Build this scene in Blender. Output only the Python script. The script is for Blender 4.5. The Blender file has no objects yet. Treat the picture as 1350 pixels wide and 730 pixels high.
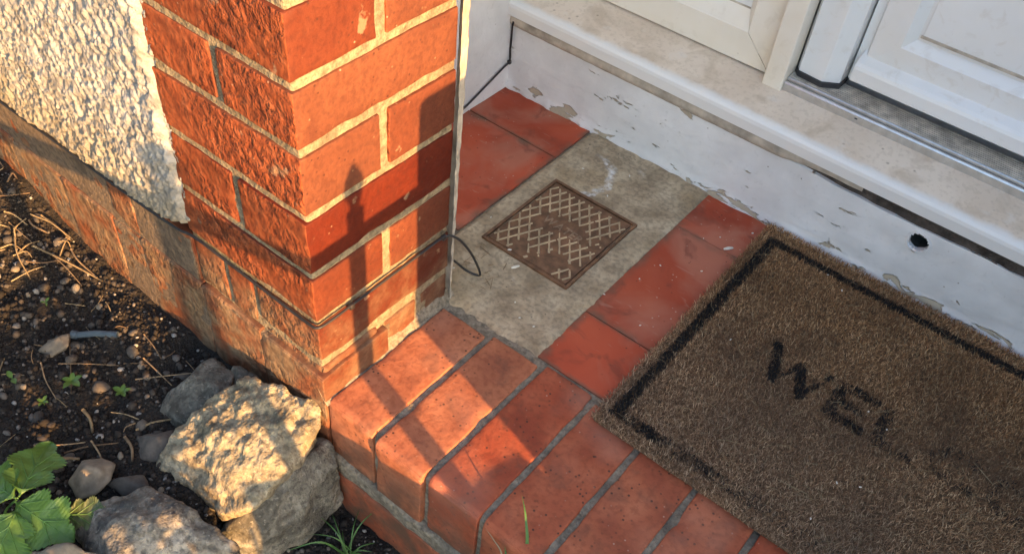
import bpy, bmesh, math, random
import numpy as np
from mathutils import Vector, Matrix, noise
random.seed(7); rng = np.random.default_rng(7)
scene = bpy.context.scene
COL = scene.collection
R = math.radians

# ------------------------------------------------------------------ camera, sky, sun, exposure
cam_d = bpy.data.cameras.new('camera'); cam = bpy.data.objects.new('camera', cam_d); COL.objects.link(cam)
rot = Matrix(((0.777237, -0.491695, 0.392604), (0.623959, 0.52188, -0.58165), (0.081102, 0.697049, 0.712422)))
m4 = rot.to_4x4(); m4.translation = Vector((0.51793, -0.40868, 0.87126)); cam.matrix_world = m4
cam_d.sensor_width = 36; cam_d.lens = 31.995; cam_d.clip_start = 0.02; cam_d.clip_end = 400
scene.camera = cam
SUN_EL, SUN_AZ = 14.2, -14.2          # azimuth measured from +X
wd = bpy.data.worlds.new('World'); scene.world = wd; wd.use_nodes = True
wt = wd.node_tree; bg = wt.nodes['Background']
sky = wt.nodes.new('ShaderNodeTexSky'); sky.sky_type = 'NISHITA'; sky.sun_disc = False
sky.sun_elevation = R(SUN_EL); sky.sun_rotation = R(90 - SUN_AZ)
sky.air_density = 1.0; sky.dust_density = 1.4; sky.ozone_density = 0.75
wt.links.new(sky.outputs[0], bg.inputs[0]); bg.inputs[1].default_value = 0.15
sd = bpy.data.lights.new('sun', 'SUN'); sd.energy = 4.0; sd.angle = R(0.3); sd.color = (1.0, 0.53, 0.19)
sun = bpy.data.objects.new('sun', sd); COL.objects.link(sun)
sdir = Vector((math.cos(R(SUN_EL))*math.cos(R(SUN_AZ)), math.cos(R(SUN_EL))*math.sin(R(SUN_AZ)), math.sin(R(SUN_EL))))
sun.rotation_euler = sdir.to_track_quat('Z', 'Y').to_euler(); sun.location = sdir*5
scene.render.engine = 'CYCLES'; scene.cycles.use_denoising = True
vs = scene.view_settings
vs.view_transform = 'Standard'; vs.look = 'None'; vs.gamma = 1; vs.use_curve_mapping = False; vs.exposure = 2.15

# ------------------------------------------------------------------ material helpers
class NT:
    def __init__(s, name):
        s.m = bpy.data.materials.new(name); s.m.use_nodes = True; s.t = s.m.node_tree
        s.b = s.t.nodes['Principled BSDF']; s.tc = None
    def n(s, typ, **kw):
        x = s.t.nodes.new(typ)
        for k, v in kw.items(): setattr(x, k, v)
        return x
    def put(s, v, sock):
        if v is None: return
        if isinstance(v, bpy.types.NodeSocket): s.t.links.new(v, sock)
        elif isinstance(v, (tuple, list)) and len(v) == 3 and sock.type == 'RGBA': sock.default_value = (*v, 1)
        else: sock.default_value = v
    def obj(s):
        if not s.tc: s.tc = s.n('ShaderNodeTexCoord')
        return s.tc.outputs['Object']
    def noise(s, scale, detail=4, rough=.55, vec=None, dist=0, col=False):
        x = s.n('ShaderNodeTexNoise'); s.put(vec if vec is not None else s.obj(), x.inputs['Vector'])
        x.inputs['Scale'].default_value = scale; x.inputs['Detail'].default_value = min(detail, 4)
        x.inputs['Roughness'].default_value = min(rough, .56); x.inputs['Distortion'].default_value = dist
        return x.outputs['Color' if col else 'Fac']
    def vor(s, scale, feature='F1', vec=None, out='Distance', rnd=1):
        x = s.n('ShaderNodeTexVoronoi', feature=feature); s.put(vec if vec is not None else s.obj(), x.inputs['Vector'])
        x.inputs['Scale'].default_value = scale; x.inputs['Randomness'].default_value = rnd
        return x.outputs[out]
    def ramp(s, fac, stops, interp='LINEAR'):
        x = s.n('ShaderNodeValToRGB'); e = x.color_ramp.elements; x.color_ramp.interpolation = interp
        while len(e) < len(stops): e.new(.5)
        for el, (p, c) in zip(e, stops):
            el.position = p; el.color = (c, c, c, 1) if isinstance(c, (int, float)) else (*c, 1)
        s.put(fac, x.inputs[0]); return x.outputs[0]
    def mix(s, fac, a, b, mode='MIX'):
        x = s.n('ShaderNodeMix', data_type='RGBA', blend_type=mode)
        s.put(fac, x.inputs[0]); s.put(a, x.inputs[6]); s.put(b, x.inputs[7]); return x.outputs[2]
    def math(s, op, a, b=0, c=None, clamp=False):
        x = s.n('ShaderNodeMath', operation=op, use_clamp=clamp); s.put(a, x.inputs[0]); s.put(b, x.inputs[1])
        if c is not None: s.put(c, x.inputs[2])
        return x.outputs[0]
    def sep(s, v):
        x = s.n('ShaderNodeSeparateXYZ'); s.put(v, x.inputs[0]); return x.outputs
    def scl(s, v, k):
        x = s.n('ShaderNodeVectorMath', operation='MULTIPLY'); s.put(v, x.inputs[0]); x.inputs[1].default_value = k; return x.outputs[0]
    def bump(s, h, strength=.5, dist=.002, prev=None):
        x = s.n('ShaderNodeBump'); s.put(h, x.inputs['Height']); s.put(strength, x.inputs['Strength']); x.inputs['Distance'].default_value = dist
        if prev is not None: s.put(prev, x.inputs['Normal'])
        return x.outputs[0]
    def rand(s):
        return s.n('ShaderNodeObjectInfo').outputs['Random']
    def island(s):
        return s.n('ShaderNodeNewGeometry').outputs['Random Per Island']
    def hsv(s, col, h=.5, sat=1, v=1):
        x = s.n('ShaderNodeHueSaturation'); s.put(h, x.inputs[0]); s.put(sat, x.inputs[1]); s.put(v, x.inputs[2]); s.put(col, x.inputs[4]); return x.outputs[0]
    def out(s, col=None, rough=.8, normal=None, **kw):
        s.put(col, s.b.inputs['Base Color']); s.put(rough, s.b.inputs['Roughness'])
        if normal is not None: s.put(normal, s.b.inputs['Normal'])
        for k, v in kw.items(): s.put(v, s.b.inputs[k.replace('_', ' ')])
        return s.m

def simple(name, col, rough=.7, var=.25, nscale=60, bump=.3, bdist=.001, **kw):
    t = NT(name); n = t.noise(nscale, 6, .6)
    c = t.mix(t.ramp(n, [(.3, 0.), (.7, 1.)]), tuple(c*(1-var) for c in col), tuple(min(1, c*(1+var)) for c in col))
    return t.out(c, rough, t.bump(t.noise(min(180, nscale*4), 3, .55), bump, bdist*1.6), **kw)

def mk_brick():
    t = NT('brick_clay'); g = t.n('ShaderNodeNewGeometry')
    ny = t.sep(g.outputs['True Normal'])[1]
    rough_face = t.ramp(t.math('MULTIPLY', ny, -1), [(.35, 0.), (.75, 1.)])
    r = t.rand()
    c = t.ramp(t.noise(14, 3, .5), [(.3, (.090, .0185, .0080)), (.5, (.112, .0240, .0095)), (.7, (.136, .033, .0125))])
    grain = t.noise(150, 3, .55); c = t.mix(t.ramp(grain, [(.35, .55), (.55, 0.)]), c, (.066, .0145, .0070))
    c = t.hsv(c, t.math('MULTIPLY_ADD', r, .020, .490), t.math('MULTIPLY_ADD', r, -.16, 1.06), t.math('MULTIPLY_ADD', r, .46, .76))
    # the wire-cut outer faces are coarser and browner
    dark = t.ramp(t.noise(75, 3, .5), [(.32, (.140, .034, .014)), (.5, (.205, .053, .020)), (.68, (.26, .077, .032))])
    dark = t.hsv(dark, .5, 1, t.math('MULTIPLY_ADD', r, .3, .85))
    drag = t.noise(82, 4, .56, t.scl(t.obj(), (1.15, 1.15, .95)), .35)
    zone = t.ramp(t.noise(11, 2, .5), [(.42, .12), (.62, 1.)])
    pit = t.math('MULTIPLY', t.ramp(drag, [(.36, 1.), (.47, 0.)]), zone)
    dark = t.mix(t.math('MULTIPLY', pit, .7), dark, (.05, .016, .009))
    h = t.math('MULTIPLY', t.math('MULTIPLY', t.ramp(drag, [(.34, 0.), (.62, 1.)]), rough_face), zone)
    c = t.mix(rough_face, c, dark)
    sp = t.math('MULTIPLY', t.ramp(t.vor(115), [(.10, 1.), (.19, 0.)]), t.ramp(t.noise(24, 2), [(.45, 0.), (.58, 1.)]))
    c = t.mix(t.math('MULTIPLY', sp, .8), c, (.045, .016, .010))
    fleck = t.math('MULTIPLY', t.ramp(t.vor(75), [(.055, 1.), (.10, 0.)]), t.ramp(t.noise(13, 2), [(.45, 0.), (.55, 1.)])); c = t.mix(t.math('MULTIPLY', fleck, .75), c, (.36, .23, .15))
    lime = t.ramp(t.noise(30, 4, .56), [(.655, 0.), (.70, 1.)])
    c = t.mix(t.math('MULTIPLY', lime, .55), c, (.33, .225, .14))
    soot = t.ramp(t.noise(17, 4, .56, dist=.6), [(.55, 0.), (.70, .55)]); c = t.mix(soot, c, (.085, .026, .015))
    # low courses are dusted with soil
    z = t.sep(t.n('ShaderNodeNewGeometry').outputs['Position'])[2]
    dirt = t.math('MULTIPLY', t.ramp(z, [(.05, 1.), (.15, 0.)]), t.ramp(t.noise(20, 4, .56), [(.36, .2), (.58, .9)]))
    dirt = t.math('MULTIPLY', dirt, t.math('MULTIPLY_ADD', rough_face, .45, .55))
    c = t.mix(dirt, c, t.mix(t.ramp(t.noise(85, 3), [(.4, 0.), (.6, 1.)]), (.15, .10, .06), (.25, .175, .105)))
    b = t.bump(h, 1., .0036)
    b = t.bump(grain, .65, .0016, b)
    b = t.bump(sp, -.8, .0015, b)
    b = t.bump(t.noise(38, 2, .5), .4, .0025, b)
    return t.out(c, t.ramp(t.noise(60), [(.3, .62), (.7, .85)]), b, Specular_IOR_Level=.22)
M = {}
M['brick'] = mk_brick()
M['plaster'] = simple('old_plaster', (.36, .32, .265), .9, .35, 45, .6, .0015)

def mk_step_brick():
    t = NT('step_brick_clay'); r = t.rand()
    c = t.ramp(t.noise(20, 3, .5), [(.32, (.29, .074, .034)), (.5, (.375, .105, .046)), (.68, (.44, .138, .064))])
    c = t.hsv(c, t.math('MULTIPLY_ADD', r, .016, .492), t.math('MULTIPLY_ADD', r, -.1, 1.03), t.math('MULTIPLY_ADD', r, .25, .87))
    grain = t.noise(140, 3, .55); c = t.mix(t.ramp(grain, [(.36, .38), (.54, 0.)]), c, (.17, .046, .022))
    grime = t.ramp(t.noise(26, 4, .56, dist=.5), [(.55, 0.), (.66, 1.)])
    c = t.mix(t.math('MULTIPLY', grime, .38), c, (.10, .055, .038))
    sp = t.math('MULTIPLY', t.ramp(t.vor(125), [(.13, 1.), (.22, 0.)]), t.ramp(t.noise(17, 3), [(.42, 0.), (.55, 1.)]))
    c = t.mix(t.math('MULTIPLY', sp, .85), c, (.045, .027, .021))
    pale = t.math('MULTIPLY', t.ramp(t.vor(85), [(.06, 1.), (.11, 0.)]), t.ramp(t.noise(9, 2), [(.45, 0.), (.6, 1.)]))
    c = t.mix(t.math('MULTIPLY', pale, .6), c, (.50, .36, .28))
    wear = t.ramp(t.noise(8, 3, .5), [(.5, 0.), (.66, .4)]); c = t.mix(wear, c, (.40, .19, .13))
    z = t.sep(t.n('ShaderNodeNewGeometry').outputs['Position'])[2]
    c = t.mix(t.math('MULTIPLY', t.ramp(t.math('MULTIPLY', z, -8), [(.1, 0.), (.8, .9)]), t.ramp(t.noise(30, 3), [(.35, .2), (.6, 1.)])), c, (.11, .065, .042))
    b = t.bump(grain, .5, .0014); b = t.bump(sp, -.9, .0020, b); b = t.bump(t.noise(40, 2), .25, .002, b)
    return t.out(c, .7, b, Specular_IOR_Level=.25)
M['step_brick'] = mk_step_brick()

def mk_mortar(name, base, stain, sc=1.0):
    t = NT(name)
    c = t.ramp(t.noise(140, 6, .7), [(.34, tuple(x*.6 for x in base)), (.52, base), (.7, tuple(min(1, x*1.3) for x in base))])
    gr = t.ramp(t.vor(210), [(.15, 1.), (.32, 0.)]); c = t.mix(t.math('MULTIPLY', gr, .45), c, stain)
    c = t.mix(t.ramp(t.noise(18, 5, .65), [(.52, 0.), (.68, .8)]), c, stain)
    b = t.bump(t.noise(230, 3, .55), 1., .0028*sc); b = t.bump(t.noise(80, 3, .6), .6, .004*sc, b)
    return t.out(c, .95, b)
M['mortar'] = mk_mortar('sandy_mortar', (.235, .188, .118), (.125, .095, .060))
M['grey_mortar'] = mk_mortar('grey_mortar', (.235, .195, .142), (.10, .082, .062))

M['dusty_mortar'] = mk_mortar('dusty_mortar', (.15, .108, .072), (.07, .05, .035))
def mk_tile():
    t = NT('quarry_tile_clay'); r = t.rand()
    c = t.ramp(t.noise(8, 3, .5), [(.3, (.29, .048, .021)), (.5, (.41, .070, .030)), (.7, (.48, .094, .041))])
    c = t.hsv(c, .5, 1, t.math('MULTIPLY_ADD', r, .3, .82))
    wear = t.ramp(t.noise(6, 4, .56, dist=.8), [(.48, 0.), (.64, .55)]); c = t.mix(wear, c, (.43, .19, .125))
    blot = t.ramp(t.noise(21, 4, .56, dist=.8), [(.55, 0.), (.66, .5)]); c = t.mix(blot, c, (.135, .036, .022))
    scuff = t.ramp(t.noise(34, 4, .56, t.scl(t.obj(), (.5, 2.2, 1)), 1.2), [(.63, 0.), (.70, .3)]); c = t.mix(scuff, c, (.45, .26, .19))
    sp = t.math('MULTIPLY', t.ramp(t.vor(95), [(.07, 1.), (.13, 0.)]), t.ramp(t.noise(12, 2), [(.48, 0.), (.56, 1.)])); c = t.mix(t.math('MULTIPLY', sp, .7), c, (.5, .38, .30))
    dk = t.math('MULTIPLY', t.ramp(t.vor(80), [(.06, 1.), (.12, 0.)]), t.ramp(t.noise(15, 2), [(.5, 0.), (.58, 1.)])); c = t.mix(t.math('MULTIPLY', dk, .7), c, (.06, .025, .018))
    ge = t.sep(t.tc.outputs['Generated'])
    ed = t.math('MINIMUM', t.math('MINIMUM', ge[0], t.math('SUBTRACT', 1, ge[0])), t.math('MINIMUM', ge[1], t.math('SUBTRACT', 1, ge[1])))
    ed = t.math('MULTIPLY', t.ramp(t.math('ADD', ed, t.math('MULTIPLY_ADD', t.noise(50, 3), .08, -.04)), [(.0, 1.), (.055, 0.)]), t.ramp(t.noise(24, 3), [(.38, .15), (.56, .85)]))
    c = t.mix(ed, c, (.15, .088, .058))
    b = t.bump(t.noise(120, 3, .55), .35, .0010); b = t.bump(t.noise(14, 2), .3, .003, b)
    return t.out(c, t.ramp(t.noise(30, 4), [(.3, .42), (.7, .68)]), b, Specular_IOR_Level=.28)
M['tile'] = mk_tile()

def mk_concrete():
    t = NT('porch_concrete')
    c = t.ramp(t.noise(24, 7, .65), [(.3, (.24, .178, .110)), (.5, (.40, .308, .20)), (.7, (.53, .425, .29))])
    c = t.mix(t.ramp(t.noise(7, 4, .6), [(.5, 0.), (.68, .75)]), c, (.37, .262, .135))
    # white lime bloom: an old curved drip ring plus scattered blotches
    pos = t.sep(t.obj())
    dx = t.math('SUBTRACT', pos[0], -.035); dy = t.math('SUBTRACT', pos[1], .545)
    d = t.math('SQRT', t.math('ADD', t.math('MULTIPLY', dx, dx), t.math('MULTIPLY', dy, dy)))
    wob = t.math('MULTIPLY_ADD', t.noise(45, 4, .6), .022, -.011)
    ring = t.math('ABSOLUTE', t.math('SUBTRACT', t.math('ADD', d, wob), .058))
    ring = t.math('MULTIPLY', t.ramp(ring, [(.0025, 1.), (.0065, 0.)]), t.ramp(t.math('ADD', dx, .03), [(.03, 0.), (.06, 1.)]))
    ring = t.math('MULTIPLY', ring, t.ramp(t.noise(110, 5, .7), [(.38, .1), (.6, 1.)]))
    c = t.mix(t.math('MULTIPLY', ring, .95), c, (.70, .70, .69))
    bl = t.ramp(t.noise(19, 6, .7, dist=.4), [(.63, 0.), (.74, 1.)])
    c = t.mix(t.math('MULTIPLY', bl, .6), c, (.55, .53, .48))
    sp = t.math('MULTIPLY', t.ramp(t.vor(90), [(.07, 1.), (.13, 0.)]), t.ramp(t.noise(20, 2), [(.45, 0.), (.6, 1.)])); c = t.mix(t.math('MULTIPLY', sp, .8), c, (.09, .07, .05))
    sand = t.noise(160, 3, .55); c = t.mix(t.ramp(sand, [(.38, .5), (.55, 0.)]), c, (.17, .135, .092))
    b = t.bump(sand, .7, .0018); b = t.bump(t.noise(45, 3), .5, .003, b)
    return t.out(c, .9, b)
M['concrete'] = mk_concrete()

def mk_paint(name, base, under, peel_lo, peel_hi, zfade=None, dirt=.25):
    t = NT(name)
    c = t.mix(t.ramp(t.noise(11, 6, .6), [(.35, 0.), (.75, 1.)]), base, tuple(x*(1-dirt) for x in base))
    c = t.mix(t.math('MULTIPLY', t.ramp(t.noise(95, 6, .7), [(.6, 0.), (.72, 1.)]), .3), c, tuple(x*.6 for x in base))
    pv = t.scl(t.obj(), (1, 1, 2.4)); pn = t.noise(19, 8, .62, pv, .5)
    if zfade is not None:
        z = t.sep(t.n('ShaderNodeNewGeometry').outputs['Position'])[2]
        pn = t.math('ADD', pn, t.ramp(z, [(zfade[0], zfade[2]), (zfade[1], 0.)]))
    peel = t.ramp(pn, [(peel_lo, 0.), (peel_hi, 1.)])
    edge = t.ramp(pn, [(peel_lo-.03, 0.), (peel_lo-.004, 1.), (peel_lo+.004, 0.)])
    c = t.mix(t.math('MULTIPLY', edge, .16), c, (.36, .33, .29))
    uc = t.mix(t.noise(60, 5, .7), under, tuple(x*.6 for x in under))
    c = t.mix(peel, c, uc)
    sp = t.math('MULTIPLY', t.ramp(t.vor(42), [(.035, 1.), (.065, 0.)]), t.ramp(t.noise(9, 2), [(.42, 0.), (.55, 1.)])); c = t.mix(t.math('MULTIPLY', sp, .7), c, (.22, .18, .14))
    h = t.math('SUBTRACT', t.math('MULTIPLY', t.noise(60, 5, .6), .3), peel)
    b = t.bump(h, 1., .0030); b = t.bump(t.noise(110, 3, .55), .3, .0012, b)
    return t.out(c, .62, b)
M['riser_paint'] = mk_paint('peeling_white_paint', (.80, .80, .80), (.54, .47, .36), .675, .695, (0., .05, .13))
M['wall_paint'] = mk_paint('white_wall_paint', (.78, .78, .78), (.42, .37, .30), .74, .76)

def mk_pvc(name, base, warm, rough=.33):
    t = NT(name)
    c = t.mix(t.ramp(t.noise(8, 5, .6), [(.4, 0.), (.75, 1.)]), base, warm)
    c = t.mix(t.math('MULTIPLY', t.ramp(t.noise(45, 4, .56, dist=.6), [(.57, 0.), (.68, 1.)]), .16), c, (.45, .36, .25))
    sp = t.math('MULTIPLY', t.ramp(t.vor(38), [(.03, 1.), (.055, 0.)]), t.ramp(t.noise(8, 2), [(.5, 0.), (.58, 1.)])); c = t.mix(t.math('MULTIPLY', sp, .5), c, (.3, .24, .18))
    return t.out(c, rough, t.bump(t.noise(30, 2), .08, .001))
M['pvc'] = mk_pvc('white_plastic', (.80, .80, .80), (.76, .745, .71))
M['pvc_cream'] = mk_pvc('weathered_cream_plastic', (.80, .75, .67), (.74, .66, .54), .42)

def mk_sill():
    t = NT('grimy_sill_plastic')
    c = t.mix(t.ramp(t.noise(10, 6, .62), [(.35, 0.), (.7, 1.)]), (.76, .65, .53), (.66, .54, .42))
    sp = t.ramp(t.noise(150, 3, .55), [(.52, 0.), (.64, 1.)]); c = t.mix(t.math('MULTIPLY', sp, .22), c, (.38, .29, .20))
    bl = t.ramp(t.noise(17, 4, .56, dist=.8), [(.5, 0.), (.66, .55)]); c = t.mix(bl, c, (.47, .36, .25))
    st = t.math('MULTIPLY', t.ramp(t.vor(60), [(.08, 1.), (.16, 0.)]), t.ramp(t.noise(7, 2), [(.5, 0.), (.6, 1.)])); c = t.mix(t.math('MULTIPLY', st, .6), c, (.20, .14, .09))
    gr = t.ramp(t.noise(33, 6, .7), [(.6, 0.), (.7, 1.)]); c = t.mix(t.math('MULTIPLY', gr, .35), c, (.74, .70, .65))
    # front edge is plain and paler than the grimy top
    y = t.sep(t.n('ShaderNodeNewGeometry').outputs['Position'])[1]
    cl = t.ramp(t.math('ADD', t.math('SUBTRACT', y, .634), t.math('MULTIPLY_ADD', t.noise(50), .012, -.006)), [(.006, 1.), (.016, 0.)])
    c = t.mix(cl, c, (.76, .75, .73))
    return t.out(c, .5, t.bump(t.noise(300, 5, .7), .25, .0006))
M['sill'] = mk_sill()
M['bead'] = simple('dirty_sealant', (.46, .40, .33), .8, .35, 40, .5, .0015)
M['dark_timber'] = simple('rotten_timber', (.075, .060, .050), .9, .6, 50, .9, .003)
M['gasket'] = simple('black_rubber', (.025, .026, .03), .6, .3)
M['alu'] = simple('brushed_aluminium', (.62, .60, .58), .34, .12, 90, .1, .0003, Metallic=.9)
M['alu_dirty'] = simple('dirty_aluminium_tread', (.52, .47, .40), .5, .4, 60, .3, .0006, Metallic=.35)
M['iron_brown'] = simple('rusty_cast_iron', (.165, .084, .044), .6, .45, 70, .5, .0008, Metallic=.25)
M['iron_dark'] = simple('dark_cast_iron', (.05, .035, .027), .7, .4, 70, .5, .0008)
M['letter_rust'] = simple('worn_rusty_letters', (.235, .150, .092), .8, .5, 80, .5, .0008)
M['rib_sand'] = simple('worn_sandy_ribs', (.42, .31, .19), .85, .35, 55, .5, .0008)
M['black_cable'] = simple('black_cable_sheath', (.022, .021, .022), .5, .3)
M['hole_dark'] = simple('dark_pipe_hole', (.03, .035, .035), .7, .5, 70)
M['black_iron'] = simple('black_painted_iron', (.03, .03, .032), .5, .3)

def mk_roughcast():
    t = NT('roughcast_render')
    c = t.ramp(t.noise(40, 6, .65), [(.3, (.165, .163, .155)), (.5, (.275, .274, .267)), (.7, (.36, .362, .356))])
    z = t.sep(t.n('ShaderNodeNewGeometry').outputs['Position'])[2]
    zz = t.math('ADD', z, t.math('MULTIPLY_ADD', t.noise(22, 4), .14, -.07))
    c = t.mix(t.ramp(zz, [(.13, .75), (.25, 0.)]), c, (.21, .18, .124))
    hol = t.ramp(t.vor(48), [(.08, 1.), (.14, 0.)]); c = t.mix(t.math('MULTIPLY', hol, .5), c, (.25, .23, .2))
    b = t.bump(t.noise(170, 5, .65), .8, .003)
    return t.out(c, .9, b)
M['roughcast'] = mk_roughcast()

def mk_soil():
    t = NT('garden_soil')
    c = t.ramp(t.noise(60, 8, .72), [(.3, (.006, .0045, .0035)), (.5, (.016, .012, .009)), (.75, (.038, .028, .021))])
    b = t.bump(t.noise(110, 7, .7), 1., .008); b = t.bump(t.vor(260), .7, .004, b)
    return t.out(c, .95, b)
M['soil'] = mk_soil()
def mk_grit():
    t = NT('soil_grit'); r = t.island()
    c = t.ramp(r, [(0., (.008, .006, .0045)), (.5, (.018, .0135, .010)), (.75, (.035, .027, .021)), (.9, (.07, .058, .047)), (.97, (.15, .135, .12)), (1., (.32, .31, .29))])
    return t.out(c, .9, t.bump(t.noise(500, 4), .4, .001))
M['grit'] = mk_grit()
def mk_pebble(name, a, b):
    t = NT(name); r = t.rand()
    c = t.mix(r, a, b); c = t.mix(t.ramp(t.noise(70, 6, .65), [(.4, 0.), (.7, .7)]), c, tuple(x*.4 for x in a))
    return t.out(c, .85, t.bump(t.noise(200, 5, .65), .4, .0015))
M['pebble'] = mk_pebble('pebble_stone', (.055, .048, .040), (.14, .12, .098))
M['pale_pebble'] = mk_pebble('pale_pebble_stone', (.20, .165, .12), (.26, .22, .165))

def mk_rock(name, lo, mid, hi, lichen=.5, dirtc=(.05, .042, .03)):
    t = NT(name)
    c = t.ramp(t.noise(26, 4, .56), [(.32, lo), (.5, mid), (.66, hi)])
    c = t.mix(t.ramp(t.noise(130, 3), [(.38, .6), (.52, 0.)]), c, tuple(x*.5 for x in lo))
    li = t.ramp(t.noise(38, 7, .72, dist=.3), [(.52, 0.), (.64, 1.)]); c = t.mix(t.math('MULTIPLY', li, lichen), c, dirtc)
    sp = t.ramp(t.noise(190, 4, .7), [(.6, 0.), (.7, .6)]); c = t.mix(sp, c, tuple(min(1, x*1.25) for x in hi))
    b = t.bump(t.noise(60, 4, .56), .9, .006); b = t.bump(t.noise(170, 3, .56), 1., .0032, b)
    return t.out(c, .93, b)
M['limestone'] = mk_rock('craggy_limestone', (.19, .158, .10), (.31, .26, .17), (.40, .345, .235), .5)
M['dark_rock'] = mk_rock('dark_garden_rock', (.07, .065, .052), (.135, .125, .10), (.24, .22, .175), .5)
M['lichen_rock'] = mk_rock('lichened_rock', (.10, .090, .072), (.20, .18, .145), (.33, .30, .245), .75, (.03, .03, .032))

def mk_coir():
    t = NT('coir_fibre'); r = t.island()
    c = t.ramp(r, [(0., (.085, .038, .014)), (.45, (.25, .125, .050)), (.8, (.45, .25, .11)), (1., (.75, .52, .28))])
    patch = t.noise(7, 5, .6); c = t.mix(t.ramp(patch, [(.40, .75), (.58, 0.)]), c, (.10, .048, .020))
    # trodden grey near the step, fresher brown by the door
    p = t.sep(t.n('ShaderNodeNewGeometry').outputs['Position'])
    g = t.ramp(t.math('ADD', p[1], t.math('MULTIPLY_ADD', t.noise(5), .2, -.1)), [(.22, .55), (.55, 0.)])
    c = t.mix(g, c, t.ramp(r, [(0., (.12, .074, .044)), (.6, (.30, .195, .122)), (1., (.60, .44, .30))]))
    far = t.ramp(t.math('ADD', p[1], t.math('MULTIPLY_ADD', t.noise(9), .06, -.03)), [(.50, 0.), (.62, .6)]); c = t.mix(far, c, t.ramp(r, [(0., (.17, .08, .032)), (.6, (.42, .225, .10)), (1., (.72, .46, .24))]))
    return t.out(c, .9)
M['coir'] = mk_coir()
M['coir_black'] = simple('black_dyed_coir', (.016, .014, .013), .9, .4, 60, .1)
M['coir_base'] = simple('coir_backing', (.13, .078, .040), .95, .5, 200, .9, .003)
def mk_leaf(name, a, b, veinc):
    t = NT(name)
    c = t.mix(t.noise(38, 5, .6), a, b)
    c = t.mix(t.ramp(t.noise(120, 4, .7), [(.55, 0.), (.7, .35)]), c, tuple(x*.6 for x in a))
    return t.out(c, .5, t.bump(t.noise(110, 4), .5, .002), Subsurface_Weight=.0)
M['leaf'] = mk_leaf('green_leaf', (.050, .118, .014), (.090, .165, .026), None)
M['leaf_old'] = mk_leaf('olive_leaf', (.035, .060, .014), (.06, .078, .022), None)
M['vein'] = simple('leaf_vein', (.075, .165, .035), .6, .2)
M['grass'] = simple('grass_blade_green', (.05, .12, .022), .6, .3)
M['twig'] = mk_pebble('dry_twig', (.16, .10, .055), (.36, .26, .15))
M['straw'] = mk_pebble('dry_straw', (.25, .18, .095), (.35, .27, .155))
M['blue_plastic'] = simple('grey_blue_plastic', (.075, .105, .130), .45, .3)
M['white_chip'] = simple('white_paint_chip', (.66, .62, .54), .7, .15)
M['lawn'] = simple('lawn_ground', (.055, .075, .03), .95, .4, 6, .8, .02)
M['paving'] = simple('concrete_path', (.27, .25, .21), .9, .2, 12, .5, .003)

# ------------------------------------------------------------------ mesh helpers
def link(o, parent=None):
    COL.objects.link(o)
    if parent: o.parent = parent
    return o
def tag(o, label=None, cat=None, group=None, kind=None):
    for k, v in (('label', label), ('category', cat), ('group', group), ('kind', kind)):
        if v: o[k] = v
    return o
def empty(name, loc, label, cat, group=None):
    o = bpy.data.objects.new(name, None); o.empty_display_size = .05; o.location = loc; COL.objects.link(o)
    return tag(o, label, cat, group)
def mesh(name, v, f, mat, parent=None, smooth=False, world=True):
    """one mesh object; v are world coordinates, shifted to the parent's origin"""
    me = bpy.data.meshes.new(name)
    v = np.asarray(v, float).reshape(-1, 3)
    off = np.zeros(3)
    if parent is not None and world:
        p = parent
        while p is not None: off += np.array(p.location); p = p.parent
    me.from_pydata((v-off).tolist(), [], f)
    if smooth: me.polygons.foreach_set('use_smooth', [True]*len(me.polygons))
    me.update()
    o = bpy.data.objects.new(name, me); me.materials.append(M[mat] if isinstance(mat, str) else mat)
    return link(o, parent)
def fastmesh(name, v, f, mat, parent=None, smooth=False):
    """v (n,3), list of face index arrays (k,3|4) -> mesh"""
    me = bpy.data.meshes.new(name); off = np.array(parent.location) if parent else np.zeros(3)
    v = np.asarray(v, np.float32)-off.astype(np.float32)
    me.vertices.add(len(v)); me.vertices.foreach_set('co', v.ravel())
    idx = np.concatenate([a.ravel() for a in f]); st = []; s = 0
    for a in f: st.append(s+np.arange(len(a))*a.shape[1]); s += a.size
    st = np.concatenate(st)
    me.loops.add(len(idx)); me.loops.foreach_set('vertex_index', idx.astype(np.int32))
    me.polygons.add(len(st)); me.polygons.foreach_set('loop_start', st.astype(np.int32))
    if smooth: me.polygons.foreach_set('use_smooth', np.ones(len(st), bool))
    me.update(calc_edges=True); me.validate()
    o = bpy.data.objects.new(name, me); me.materials.append(M[mat]); return link(o, parent)
def from_bm(name, bm, mat, parent=None, smooth=False):
    v = [x.co[:] for x in bm.verts]; bm.verts.index_update()
    f = [[x.index for x in q.verts] for q in bm.faces]; bm.free()
    return mesh(name, v, f, mat, parent, smooth)
def ticks(lo, hi, r, step):
    n = max(1, round((hi-lo-2*r)/step)); mid = [lo+r+(hi-lo-2*r)*i/n for i in range(n+1)]
    return [lo, lo+r*.35]+mid+[hi-r*.35, hi]
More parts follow.
